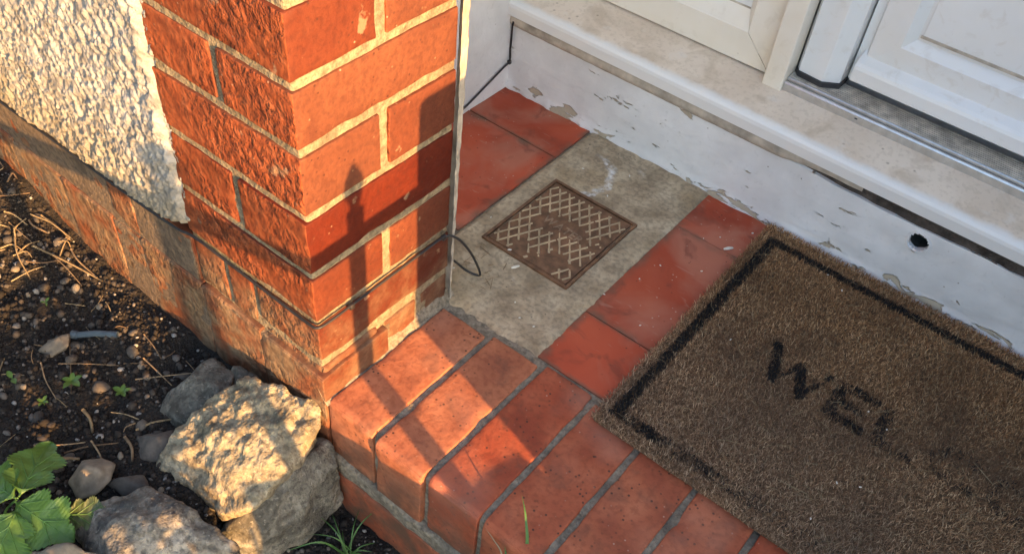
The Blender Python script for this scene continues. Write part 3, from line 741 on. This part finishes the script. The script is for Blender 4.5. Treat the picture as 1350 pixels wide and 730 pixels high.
# ------------------------------------------------------------------ doormat
mt = empty('doormat', (.60, .412, .002), 'worn brown coir doormat with black border and faded lettering', 'doormat')
mx0, mx1, my0, my1 = .2505, .952, .180, .640
v, f = rbox((mx0+.003, my0+.003, .0012), (mx1-.003, my1-.003, .0085), .003, .02, .0008, 30); mesh('backing', v, f, 'coir_base', mt, True)
LET = {'W': [((0, 1), (.25, 0)), ((.25, 0), (.5, .8)), ((.5, .8), (.75, 0)), ((.75, 0), (1, 1))], 'E': [((0, 0), (0, 1)), ((0, 1), (1, 1)), ((0, .5), (.8, .5)), ((0, 0), (1, 0))],
       'L': [((0, 0), (0, 1)), ((0, 0), (1, 0))], 'C': [((1, .85), (.6, 1)), ((.6, 1), (.15, .8)), ((.15, .8), (0, .5)), ((0, .5), (.15, .2)), ((.15, .2), (.6, 0)), ((.6, 0), (1, .15))],
       'O': [((.5, 1), (.1, .8)), ((.1, .8), (0, .5)), ((0, .5), (.1, .2)), ((.1, .2), (.5, 0)), ((.5, 0), (.9, .2)), ((.9, .2), (1, .5)), ((1, .5), (.9, .8)), ((.9, .8), (.5, 1))],
       'M': [((0, 0), (.1, 1)), ((.1, 1), (.5, .2)), ((.5, .2), (.9, 1)), ((.9, 1), (1, 0))]}
word = [('W', .370, .074, 1.5), ('E', .462, .040, .95), ('L', .522, .038, .72), ('C', .588, .044, .42), ('O', .655, .05, .3), ('M', .725, .056, .4), ('E', .80, .038, .7)]
NF = 210000
fx = rng.uniform(mx0, mx1, NF); fy = rng.uniform(my0, my1, NF)
def segd(px, py, a, b):
    d = np.array(b)-np.array(a); t = np.clip(((px-a[0])*d[0]+(py-a[1])*d[1])/(d@d), 0, 1)
    return np.hypot(px-a[0]-t*d[0], py-a[1]-t*d[1])
cls = np.zeros(NF, int); u = rng.random(NF)
nz = np.array([noise.noise(Vector((a*45, b*45, 0))) for a, b in zip(fx, fy)])
in_x = (fx > .2645) & (fx < mx1-.014); in_y = (fy > .2005) & (fy < .6135)
leftb = in_y & (np.abs(fx-.2725+nz*.0012) < .0072); farb = in_x & (np.abs(fy-.6060+nz*.0012) < .0066); nearb = in_x & (np.abs(fy-.2075+nz*.002) < .0085); rightb = in_y & (np.abs(fx-(mx1-.022)) < .0072)
pn = np.clip(1.15-(fx-.265)/.24, .12, 1)*(.62+nz*.8)
cls[(leftb & (u < .93-.2*(nz > .4))) | (farb & (u < .93)) | (rightb & (u < .9)) | (nearb & (u < pn))] = 1
for li, (ch, lx, lw, pr) in enumerate(word):
    dm = np.full(NF, 9.)
    for a, b in LET[ch]:
        th_ = segd(fx, fy, (lx+a[0]*lw, .378+a[1]*.054), (lx+b[0]*lw, .378+b[1]*.054)); 
        if ch == 'W' and a[0] in (.25, .75): th_ = th_+.004
        dm = np.minimum(dm, th_)
    cls[(dm < .0066+nz*.0016) & (u < pr*(.66+nz*.75))] = 2+li
def fibres(name, sel, mat, h0, h1, lean, wd_, parent=mt):
    n = sel.sum(); x, y = fx[sel], fy[sel]
    h = rng.uniform(h0, h1, n); a = rng.uniform(0, 6.283, n); l = rng.uniform(.2, 1, n)*lean
    ed = (x < mx0+.004) | (y < my0+.004) | (y > my1-.004)
    b = np.stack([x, y, np.full(n, .0075)], -1); dr_ = np.stack([np.cos(a), np.sin(a), np.zeros(n)], -1); sd_ = np.stack([-np.sin(a), np.cos(a), np.zeros(n)], -1)*wd_*rng.uniform(.7, 1.4, (n, 1))
    mid = b+dr_*(l*.4)[:, None]+np.stack([np.zeros(n)]*2+[h*.62], -1); tip = b+dr_*l[:, None]+np.stack([np.zeros(n)]*2+[h], -1)+rng.normal(0, .0006, (n, 3))
    V = np.stack([b-sd_, b+sd_, mid+sd_, mid-sd_, tip], 1).reshape(-1, 3); i = np.arange(n)[:, None]*5
    o = fastmesh(name, V, [i+np.array([0, 1, 2, 3]), i+np.array([3, 2, 4])], mat, parent); o['kind'] = 'stuff'; return o
fibres('coir_pile', cls == 0, 'coir', .0018, .0066, .0064, .00034)
fibres('black_border', cls == 1, 'coir_black', .0042, .0068, .0030, .00048)
for li in range(len(word)):
    if (cls == 2+li).sum(): fibres('letter', cls == 2+li, 'coir_black', .0042, .0070, .0034, .00048)
# long loose fibres lying on the pile
V = []; F = []
for k in range(520):
    x, y = random.uniform(mx0+.01, mx1-.01), random.uniform(my0+.01, my1-.01); a = random.uniform(0, 6.28); L = random.uniform(.008, .022); cu_ = random.uniform(-1.2, 1.2)
    pts = [np.array((x, y, .0122))]
    for s_ in range(4): pts.append(pts[-1]+np.array((math.cos(a), math.sin(a), random.uniform(-.12, .16)))*L/4); a += cu_/4
    v, f = tube(pts, .00022, 3); b = len(V); V += v; F += [[q+b for q in ff] for ff in f]
lf_ = mesh('loose_fibres', V, F, 'straw', mt); lf_['kind'] = 'stuff'

# ------------------------------------------------------------------ rocks
def rock(name, pts, mat, label, cat='stone', group=None, sub=.006, smooth_it=1, amp=.004, freq=22, ridge=0, seed=0, parent=None):
    bm = bmesh.new()
    for q in pts: bm.verts.new(q)
    bmesh.ops.convex_hull(bm, input=bm.verts)
    for v in [v for v in bm.verts if not v.link_faces]: bm.verts.remove(v)
    for it in range(8):
        lg = [e for e in bm.edges if e.calc_length() > sub]
        if not lg: break
        bmesh.ops.subdivide_edges(bm, edges=lg, cuts=1); bmesh.ops.triangulate(bm, faces=bm.faces[:])
        if it in (3, 4) and smooth_it: 
            for _ in range(smooth_it): bmesh.ops.smooth_vert(bm, verts=bm.verts, factor=.5, use_axis_x=True, use_axis_y=True, use_axis_z=True)
    bm.normal_update()
    disp = []
    for v in bm.verts:
        q = v.co+Vector((seed*1.7, seed, seed*.6))
        q2 = q+noise.noise_vector(q*40)*.006
        dv = noise.voronoi(q2*freq*1.6)[0]
        d = amp*noise.fractal(q*freq*1.6, .8, 2.1, 6)*.8+amp*1.6*(dv[0]-.35)+amp*1.2*noise.noise(q*freq*.45)
        if ridge:
            w = max(0, v.normal.z); n2 = noise.fractal(Vector((q.x*70, q.y*95, q.z*70)), .7, 2.2, 5); d += ridge*w*(.5*n2-.8*max(0, noise.noise(q*48)-.05))
        disp.append(v.normal*d)
    for v, d in zip(bm.verts, disp): v.co += d
    cen = Vector([sum(q[a] for q in pts)/len(pts) for a in (0, 1)]+[min(q[2] for q in pts)])
    v = [(x.co-cen)[:] for x in bm.verts]; bm.verts.index_update(); f = [[x.index for x in q.verts] for q in bm.faces]; bm.free()
    o = mesh(name, v, f, mat, None, True); o.location = cen
    return tag(o, label, cat, group)
rock('craggy_stone', [(-.137, -.132, -.068), (-.132, -.088, -.046), (-.102, -.030, -.024), (-.054, -.016, -.016), (-.002, -.006, -.016), (.010, -.018, -.030), (.014, -.050, -.046), (.014, -.072, -.054), (.014, -.128, -.066), (-.014, -.150, -.088), (-.128, -.160, -.088), (-.108, -.160, -.122),
      (-.075, -.110, -.040), (-.030, -.110, -.046), (-.09, -.05, -.12), (-.01, -.03, -.10), (.008, -.12, -.095), (-.02, -.145, -.11)], 'limestone', 'craggy pale limestone block lit by the sun, leaning on the step corner', amp=.0052, freq=22, ridge=.0085, sub=.0042, seed=1, smooth_it=1)
rock('garden_rock', [(.012, -.008, -.062), (.036, -.016, -.086), (.034, -.016, -.17), (.036, -.085, -.19), (.018, -.150, -.17), (-.008, -.158, -.105), (.016, -.07, -.058), (.030, -.05, -.085), (-.07, -.05, -.2), (-.06, -.15, -.2), (.03, -.09, -.12), (.022, -.13, -.12), (-.05, -.02, -.09)], 'dark_rock', 'dark angular rock under the craggy limestone block', amp=.0045, freq=22, sub=.0055, seed=3, smooth_it=1)
rock('lichened_rock', [(-.115, -.270, -.085), (-.122, -.236, -.075), (-.092, -.190, -.062), (-.031, -.178, -.052), (.040, -.166, -.072), (.030, -.185, -.095), (-.035, -.275, -.060), (-.042, -.222, -.040), (-.09, -.25, -.055), (-.1, -.26, -.15), (.02, -.2, -.16), (-.06, -.18, -.15), (-.02, -.29, -.13)], 'lichen_rock', 'blotchy grey lichened rock in front of the craggy limestone block', amp=.0042, freq=26, sub=.005, seed=5, smooth_it=1)
rock('mossy_rock', [(-.186, -.112, -.088), (-.195, -.086, -.078), (-.186, -.024, -.062), (-.140, -.022, -.050), (-.116, -.052, -.046), (-.12, -.10, -.07), (-.18, -.06, -.055), (-.19, -.11, -.13), (-.13, -.03, -.13), (-.19, -.03, -.13), (-.12, -.11, -.13)], 'dark_rock', 'dark grey green rock wedged between limestone block and brick plinth', amp=.0035, freq=24, sub=.005, seed=8, smooth_it=1)
rock('small_rock', [(-.150, -.020, -.05), (-.11, -.014, -.045), (-.09, -.03, -.05), (-.14, -.03, -.09), (-.09, -.02, -.1), (-.12, -.045, -.06)], 'dark_rock', 'small dark stone jammed against the plinth behind the limestone block', amp=.003, freq=30, sub=.006, seed=9)
rock('rounded_stone', [(-.180, -.240, -.088), (-.191, -.214, -.085), (-.175, -.196, -.080), (-.155, -.192, -.080), (-.140, -.208, -.080), (-.140, -.230, -.085), (-.152, -.246, -.09), (-.165, -.22, -.062), (-.152, -.212, -.064), (-.16, -.22, -.11)], 'pale_pebble', 'smooth pale buff stone on the soil beside the green leaves', amp=.0012, freq=24, sub=.005, seed=4)
rock('buff_stone', [(-.12, -.325, -.062), (-.085, -.290, -.040), (-.045, -.270, -.052), (-.03, -.30, -.06), (-.07, -.33, -.05), (-.10, -.35, -.07), (-.07, -.31, -.12), (-.09, -.305, -.042)], 'pale_pebble', 'rough buff stone below the lichened rock and leaves', amp=.003, freq=30, sub=.005, seed=6)
rock('flat_stone', [(-.178, -.150, -.092), (-.150, -.118, -.085), (-.125, -.125, -.082), (-.118, -.150, -.088), (-.15, -.168, -.095), (-.15, -.14, -.075), (-.15, -.14, -.12)], 'pebble', 'flat brown stone at the foot of the craggy limestone block', amp=.002, freq=30, sub=.006, seed=7)
rock('flat_stone', [(-.150, -.215, -.088), (-.12, -.178, -.082), (-.10, -.186, -.08), (-.105, -.21, -.088), (-.13, -.20, -.07), (-.13, -.2, -.12)], 'pebble', 'flat brown stone tucked behind the blotchy lichened rock', amp=.002, freq=30, sub=.006, seed=11)
rock('clod_stone', [(-.60, -.115, -.10), (-.57, -.10, -.065), (-.545, -.13, -.075), (-.57, -.16, -.08), (-.60, -.14, -.07), (-.57, -.12, -.12)], 'pebble', 'earthy stone beside the dry straw heap', amp=.003, freq=30, sub=.006, seed=12)
rock('ochre_stone', [(-.392, -.135, -.098), (-.37, -.115, -.084), (-.355, -.125, -.085), (-.36, -.15, -.09), (-.38, -.155, -.09), (-.37, -.13, -.078), (-.37, -.13, -.12)], 'pale_pebble', 'small ochre stone near the blue plastic stub', amp=.002, freq=40, sub=.004, seed=13)

# pebbles, one by one
pe = []
for i in range(6):
    bm = bmesh.new(); bmesh.ops.create_icosphere(bm, subdivisions=2, radius=1)
    for v in bm.verts: v.co *= 1+.28*noise.noise(v.co*1.1+Vector((i*7, 0, 0)))+.08*noise.noise(v.co*3+Vector((i*7, 0, 0)))
    me = bpy.data.meshes.new('pebble')
    bm.to_mesh(me); bm.free(); me.polygons.foreach_set('use_smooth', [True]*len(me.polygons)); me.materials.append(M['pebble']); pe.append(me)
mep = [m.copy() for m in pe]
for m in mep: m.materials.clear(); m.materials.append(M['pale_pebble'])
for k in range(150):
    x = random.uniform(-.72, -.06); y = -.02-random.random()**1.2*.30
    r_ = min(.0105, max(.0042, random.lognormvariate(math.log(.0055), .32))); pale = random.random() < .17
    o = bpy.data.objects.new('pale_pebble' if pale else 'pebble', random.choice(mep if pale else pe)); COL.objects.link(o)
    o.location = (x, y, soil_z(x, y)+r_*.28); o.scale = (r_*random.uniform(.8, 1.4), r_*random.uniform(.7, 1.1), r_*random.uniform(.5, .85)); o.rotation_euler = (random.uniform(-.4, .4), random.uniform(-.4, .4), random.uniform(0, 6.3))
    kd = ('larger' if r_ > .0068 else 'small' if r_ > .0052 else 'tiny')+(' pale' if pale else ' grey brown')
    where = 'beside the sunlit straw heap' if x < -.47 else 'on the dark soil near the rocks' if x > -.25 else 'on the open dark soil'
    tag(o, kd+' pebble lying '+where, 'pebble', kd+' pebbles '+where)

# twigs and straw
def twig(a, b, r, mat, label, group, bend=.004, name='twig', lift=.004):
    a = np.array((*a, soil_z(*a)+lift)); b = np.array((*b, soil_z(*b)+lift+random.uniform(0, .004))); m_ = (a+b)/2+np.array((random.uniform(-1, 1), random.uniform(-1, 1), .6))*bend
    base = (a+b)/2; base[2] = min(a[2], b[2])
    v, f = tube([q-base for q in catmull([a, m_, b], 5)], lambda t: r*(1-.35*t), 6); o = mesh(name, v, f, mat, None, True); o.location = base
    return tag(o, label, name, group)
TW = [((-.530, -.062), (-.422, -.030), .0016, 'straw'), ((-.252, -.238), (-.212, -.196), .0012, 'twig'), ((-.237, -.252), (-.196, -.214), .0024, 'twig'), ((-.261, -.169), (-.222, -.181), .0024, 'straw'), ((-.187, -.145), (-.163, -.104), .0018, 'straw'),
      ((-.187, -.160), (-.150, -.175), .0022, 'twig'), ((-.357, -.164), (-.293, -.183), .0010, 'twig'), ((-.377, -.113), (-.287, -.166), .0009, 'twig'), ((-.268, -.074), (-.204, -.078), .0011, 'twig'), ((-.22, -.22), (-.186, -.17), .0013, 'twig'),
      ((-.340, -.150), (-.285, -.100), .0009, 'twig'), ((-.25, -.10), (-.20, -.05), .0009, 'twig'), ((-.40, -.19), (-.36, -.23), .0010, 'straw'), ((-.30, -.05), (-.25, -.06), .0010, 'twig'), ((-.21, -.19), (-.17, -.20), .0013, 'twig')]
for i, (a, b, r_, m_) in enumerate(TW):
    kd = ('thick' if r_ > .0016 else 'thin')+(' pale straw coloured' if m_ == 'straw' else ' brown')
    twig(a, b, r_, m_, kd+' dry stick lying on the dark soil', kd+' sticks on the dark soil')
for k in range(46):
    x = random.uniform(-.74, -.47); y = -.022-random.random()**1.3*.13; a = random.uniform(-.5, 2.6); L = random.uniform(.025, .085)
    m_ = random.choice(('straw', 'straw', 'twig')); kd = ('long' if L > .055 else 'short')+(' pale straw stalk' if m_ == 'straw' else ' brown twig')
    twig((x, y), (x+math.cos(a)*L, min(-.018, y+math.sin(a)*L)), random.uniform(.0007, .0017), m_, kd+' in the sunlit heap against the plinth', kd+'s in the heap by the plinth', .008, 'straw', random.uniform(.003, .012))
for k in range(26):
    x = random.uniform(-.45, -.10); y = random.uniform(-.27, -.03); a = random.uniform(0, 6.28); L = random.uniform(.015, .04)
    twig((x, y), (x+math.cos(a)*L, min(-.02, y+math.sin(a)*L)), random.uniform(.0005, .0010), random.choice(('straw', 'twig', 'twig')), 'short dry stem fragment on the dark soil', 'stem fragments on the soil', .003, 'stem_fragment', .003)
pl_ = empty('plastic_stub', (-.347, -.089, soil_z(-.347, -.089)+.002), 'grey blue plastic stub half buried in the soil', 'plastic scrap')
v, f = tube([np.array(q) for q in ((-.370, -.106, soil_z(-.370, -.106)+.005), (-.348, -.090, soil_z(-.348, -.09)+.006), (-.324, -.073, soil_z(-.324, -.073)+.005))], .0043, 10); mesh('stub_body', v, f, 'blue_plastic', pl_)
v, f = tube([np.array(q) for q in ((-.3755, -.110, soil_z(-.370, -.106)+.0055), (-.369, -.1055, soil_z(-.37, -.106)+.0052))], .0056, 10); mesh('stub_collar', v, f, 'blue_plastic', pl_)

# ------------------------------------------------------------------ plants
def leafmesh(name, base, tip, width, mat, parent, up=(0, 0, 1), lobes=3, droop=.012, teeth=.06, seed=0):
    base = Vector(base); tip = Vector(tip); L = (tip-base).length; ax = (tip-base)/L; upv = Vector(up); sd_ = ax.cross(upv).normalized(); nn = sd_.cross(ax)
    N = 60; out = []
    for i in range(N+1):
        t = i/N; env = math.sin(math.pi*t**.8)**.75
        lob = .60+.40*abs(math.sin(math.pi*t*lobes+.35))
        tooth = 1+teeth*(1 if i % 3 else -1)
        out.append((t, env*lob*tooth*width/2))
    V = []; F = []; Q = 5
    for t, hw in out:
        for k in range(-Q, Q+1):
            s_ = k/Q; fw = t+.16*abs(s_)*(1-t)*.6
            p_ = base+ax*(fw*L)+sd_*(s_*hw)+nn*(-droop*(t**2)*1.2+.10*width*abs(s_)**1.4*.5-.004*math.cos(s_*9)*0+.0016*noise.noise(Vector((t*9, s_*3, seed))))
            V.append(p_[:])
    W_ = 2*Q+1
    for i in range(N):
        for k in range(W_-1):
            a = i*W_+k; F.append([a, a+1, a+W_+1, a+W_])
    o = mesh(name, V, F, mat, parent, True)
    vp = [np.array(base+ax*(t*L)+nn*(-droop*t*t*1.2+.0006)) for t in (0, .25, .5, .75, .97)]
    v, f = tube(vp, lambda t: .0011*(1-.8*t), 5)
    for s_ in (-1, 1):
        for t0, t1, w_ in ((.08, .42, .38), (.28, .62, .36), (.5, .8, .26)):
            a = base+ax*(t0*L)+nn*(-droop*t0*t0*1.2+.0006); b = base+ax*(t1*L)+sd_*(s_*w_*width*.85)+nn*(-droop*t1*t1*1.2+.0022+.02*width)
            v2, f2 = tube([np.array(a), np.array((a+b)/2), np.array(b)], lambda t: .0007*(1-.7*t), 4); k = len(v); v += v2; f += [[q+k for q in ff] for ff in f2]
    mesh('vein', v, f, 'vein', o); return o
lp = empty('leafy_plant', (-.19, -.30, -.10), 'leafy plant with large toothed green leaves beside the pale buff stone', 'plant')
leafmesh('leaf', (-.164, -.293, -.036), (-.214, -.228, -.040), .064, 'leaf', lp, (.35, -.25, 1), 2.4, seed=1)
leafmesh('leaf', (-.166, -.296, -.038), (-.238, -.305, -.050), .062, 'leaf', lp, (.35, -.25, 1), 2.4, seed=2)
leafmesh('leaf', (-.168, -.298, -.044), (-.088, -.286, -.046), .068, 'leaf', lp, (.30, -.30, 1), 2.4, seed=3)
leafmesh('leaf', (-.160, -.300, -.046), (-.118, -.365, -.052), .070, 'leaf', lp, (.30, -.30, 1), 2.4, seed=4)
leafmesh('leaf', (-.130, -.270, -.066), (-.094, -.238, -.058), .040, 'leaf_old', lp, (.3, -.2, 1), 2.4, seed=5)
for q in ((-.165, -.295, -.038), (-.128, -.272, -.066)):
    v, f = tube(catmull([(q[0]-.035, q[1]-.02, -.11), (q[0]-.02, q[1]-.012, -.07), q], 5), .0014, 6); mesh('stem', v, f, 'vein', lp, True)
for i, (x, y, n_, sz_, lab) in enumerate([(-.300, -.155, 5, .016, 'tiny five leaved green seedling on the soil below the blue plastic stub'), (-.247, -.122, 5, .013, 'tiny pale green seedling between plastic stub and mossy rock'), (-.304, -.195, 4, .010, 'tiny round leaved seedling above the large green leaves'), (-.356, -.202, 2, .013, 'single narrow green seedling leaf in the dark soil'), (-.440, -.104, 3, .008, 'tiny bright green seedling near the straw heap')]):
    z_ = soil_z(x, y); e = empty('seedling', (x, y, z_), lab, 'seedling')
    v, f = tube([np.array((x, y, z_-.003)), np.array((x, y, z_+.006))], .0007, 5); mesh('stem', v, f, 'vein', e)
    for k in range(n_):
        a = 6.28*k/n_+i; L = sz_*random.uniform(.75, 1.05); V = []; F = []
        for t in np.linspace(0, 1, 7):
            w_ = .27*L*math.sin(math.pi*min(1, t*.93+.05)); c_ = np.array((x, y, z_+.006+.25*L*math.sin(2.2*t)))+np.array((math.cos(a), math.sin(a), 0))*L*t
            for s_ in (-1, 0, 1): V.append(tuple(c_+np.array((-math.sin(a), math.cos(a), 0))*w_*s_+np.array((0, 0, .05*L*abs(s_)))))
        for q in range(6):
            for s_ in range(2): b = q*3+s_; F.append([b, b+1, b+4, b+3])
        mesh('leaf', V, F, 'leaf', e, True)
def blade(pts, w_, parent, mat='grass'):
    P_ = catmull(pts, 6); V = []; F = []; n_ = len(P_)
    for i, q in enumerate(P_):
        d = P_[min(i+1, n_-1)]-P_[max(i-1, 0)]; s_ = np.cross(d, (.4, -.5, .75)); s_ /= np.linalg.norm(s_)+1e-9
        ww = w_*max(.02, 1-(i/(n_-1))**2.5)
        up = np.array((0, 0, 1))*.25*ww
        V += [tuple(q-s_*ww+up), tuple(q), tuple(q+s_*ww+up)]
    for i in range(n_-1):
        for k in range(2): a = i*3+k; F.append([a, a+1, a+4, a+3])
    return mesh('blade', V, F, mat, parent, True)
gt = empty('grass_tuft', (.085, -.055, soil_z(.085, -.055)), 'green grass tuft in the dark gap between rock and step', 'grass tuft')
for k in range(15):
    a = k*2.4+.3; L = random.uniform(.03, .075); b = np.array((.085+random.uniform(-.006, .006), -.055+random.uniform(-.006, .006), soil_z(.085, -.055)))
    d = np.array((math.cos(a), math.sin(a), 0)); blade([b, b+d*L*.4+np.array((0, 0, L*.55)), b+d*L*1.0+np.array((0, 0, L*.55*random.uniform(.5, 1.2)))], random.uniform(.0008, .0015), gt)
gb = empty('grass_stalk', (.30, -.03, -.21), 'tall green grass blades rising in front of the brick step', 'grass')
blade([(.302, -.030, -.215), (.302, -.022, -.10), (.297, .004, -.012), (.281, .020, .022), (.262, .036, .030)], .0023, gb)
blade([(.30, -.030, -.215), (.296, -.024, -.10), (.287, -.016, -.02), (.279, -.010, .005)], .0030, gb)
blade([(.30, -.030, -.215), (.293, -.026, -.08), (.282, -.016, -.010), (.262, -.008, -.004), (.248, -.004, -.004)], .0010, gb, 'straw')

# ------------------------------------------------------------------ crumbs on the porch floor
def chip(x, y, z_, L, w_, a, label, mat='white_chip', name='paint_flake', group=None):
    pts = [np.array((x-math.cos(a)*L/2, y-math.sin(a)*L/2, z_)), np.array((x+.1*w_, y-.15*w_, z_+w_*.25)), np.array((x+math.cos(a)*L/2, y+math.sin(a)*L/2, z_))]
    c_ = np.array((x, y, z_)); v, f = tube([q-c_ for q in catmull(pts, 3)], lambda t: w_/2*(.55+.45*math.sin(math.pi*t)), 6)
    o = mesh(name, v, f, mat); o.location = c_; return tag(o, label, name.replace('_', ' '), group)
chip(.229, .557, .0025, .014, .0048, .9, 'white paint flake on the red tile by the doormat corner')
chip(.032, .3165, .0050, .012, .0042, 1.1, 'white paint flake below the near edge of the iron cover')
chip(.005, .337, .0045, .006, .003, .9, 'tiny white flake at the left side of the iron cover')
chip(.477, .2535, .0125, .036, .0011, .15, 'pale dry stalk lying across the doormat', 'straw', 'stalk')
chip(.640, .420, .0125, .030, .0011, -.5, 'pale dry stalk on the doormat by the faded letters', 'straw', 'stalk')
for k in range(22):
    x = random.uniform(-.03, .03); y = random.uniform(.25, .325)
    if x < .004 and y < .25: continue
    chip(x, y, .0045, random.uniform(.008, .022), random.uniform(.0007, .0013), random.uniform(0, 3.1), 'brown dry stem fragment on the concrete beside the pier', 'twig', 'stem_fragment', 'dry stems on the concrete')
for k in range(26):
    x = random.uniform(-.06, .24); y = random.uniform(.22, .63)
    if -.05 < x < .115 and .32 < y < .51: continue
    chip(x, y, .0036, random.uniform(.002, .004), random.uniform(.0014, .0024), random.uniform(0, 3.1), 'tiny pale crumb on the porch floor', 'white_chip', 'crumb', 'crumbs on the porch floor')
for k in range(12):
    chip(random.uniform(.29, .70), random.uniform(.21, .60), .0125, random.uniform(.002, .004), random.uniform(.0014, .0022), random.uniform(0, 3.1), 'tiny pale crumb on the doormat', 'white_chip', 'crumb', 'crumbs on the doormat')

# ------------------------------------------------------------------ across the path: low wall, railing and shrub that the evening sun passes
D = 1.04; KY = math.tan(R(SUN_AZ)); KZ = math.tan(R(SUN_EL))/math.cos(R(SUN_AZ))
def Y(y0): return y0+KY*D
def Z(z0): return z0+KZ*D
lw = brick((D, Y(.153), -.22), (D+.10, .79, Z(.338)), 'wall_paint', None, 'porch_screen_wall', r=.012, step=.05, amp=.001); tag(lw, 'low white wall on the far side of the porch opening', 'wall')
rp = brick((D+.12, -.03, -.22), (D+.36, .80, 2.3), 'wall_paint', None, 'sky_blocker_wall', r=.012, step=.3, amp=0); tag(rp, 'tall white wall added on the unseen far side of the porch to block skylight', 'wall')  # added out of view, full height to shut off sky glow from the sun side
kw_ = brick((D-.02, Y(-.125), -.24), (D+.08, Y(.150), Z(-.056)), 'grey_mortar', None, 'kerb_wall', r=.008, step=.05, amp=.002); tag(kw_, 'low grey kerb wall under the railing', 'wall')
rl = empty('iron_railing', (D+.03, Y(-.1), -.22), 'black iron railing with spear finials across the path', 'railing')
box('rail', (D+.02, Y(-.75), Z(.2010)), (D+.04, Y(.152), Z(.2310)), 'black_iron', rl)
for k in range(6):
    yb = Y(.0555-.126*k); xb = D+.03
    v, f = tube([np.array((xb, yb, -.235)), np.array((xb, yb, Z(.258)))], .0118, 10); bar_ = mesh('bar', v, f, 'black_iron', rl, True)
    V, F = tube([np.array((xb, yb, Z(a))) for a in (.252, .262, .272, .284, .300, .319)], lambda t: .1, 10)
    rad = (.0100, .0065, .0095, .0140, .0115, .0006); V = np.array(V).reshape(6, 10, 3)
    for i in range(6): c_ = np.array((xb, yb, V[i, 0, 2])); V[i] = c_+(V[i]-V[i].mean(0))/.1*rad[i]
    mesh('finial', V.reshape(-1, 3), F, 'black_iron', bar_, True)
sh = empty('shrub', (D+.15, Y(-.42), -.23), 'low leafy garden shrub beyond the railing', 'shrub')
V = []; F = []
for k in range(2600):
    y_ = random.uniform(-.72, -.155); top = .045-.05*abs(fbm((y_*9, 0, 0), 2)); z_ = random.uniform(-.50, top)
    x_ = D+.15+random.uniform(-.09, .10); c_ = np.array((x_, y_+KY*(x_), z_+KZ*x_))
    a, b = np.array([random.gauss(0, 1) for _ in range(3)]), np.array([random.gauss(0, 1) for _ in range(3)]); a /= np.linalg.norm(a); b -= a*(a@b); b /= np.linalg.norm(b); L = random.uniform(.012, .022)
    q = len(V); V += [tuple(c_-a*L), tuple(c_+b*L*.5), tuple(c_+a*L), tuple(c_-b*L*.5)]; F.append([q, q+1, q+2, q+3])
cr = mesh('crown', V, F, 'leaf_old', sh); cr['kind'] = 'stuff'
for k in range(7):
    y_ = Y(-.64+.08*k); v, f = tube(catmull([(D+.15, y_+.02, -.235), (D+.14, y_, -.05), (D+.15, y_+random.uniform(-.03, .03), .2)], 5), lambda t: .006*(1-.6*t), 6); mesh('stem', v, f, 'twig', sh, True)

# unseen hedge, added to cut skylight on the outer wall and the bed
hg = empty('sky_blocker_hedge', (-1.35, -1.0, -.24), 'clipped green hedge added out of view to block skylight on the outer wall', 'hedge')
v, f = rbox((-2.6, -1.15, -.26), (-.22, -.86, .98), .05, .09, .022, 6); mesh('inner_growth', v, f, 'leaf_old', hg, True)
NL = 16000; q0 = rng.uniform((-2.64, -1.19, -.22), (-.18, -.82, 1.03), (NL, 3)); fc = rng.integers(0, 4, NL)
q0[fc == 0, 1] = rng.uniform(-.90, -.80, (fc == 0).sum()); q0[fc == 1, 1] = rng.uniform(-1.22, -1.12, (fc == 1).sum()); q0[fc == 2, 2] = rng.uniform(.94, 1.06, (fc == 2).sum()); q0[fc == 3, 0] = rng.uniform(-.27, -.15, (fc == 3).sum())
la = rng.normal(size=(NL, 3)); la /= np.linalg.norm(la, axis=1, keepdims=True); lb = rng.normal(size=(NL, 3)); lb -= la*(la*lb).sum(1, keepdims=True); lb /= np.linalg.norm(lb, axis=1, keepdims=True)
ll = rng.uniform(.015, .028, (NL, 1)); Vh = np.stack([q0-la*ll, q0+lb*ll*.5, q0+la*ll, q0-lb*ll*.5], 1).reshape(-1, 3)
ho_ = fastmesh('foliage', Vh, [np.arange(NL*4).reshape(-1, 4)], 'leaf_old', hg); ho_['kind'] = 'stuff'
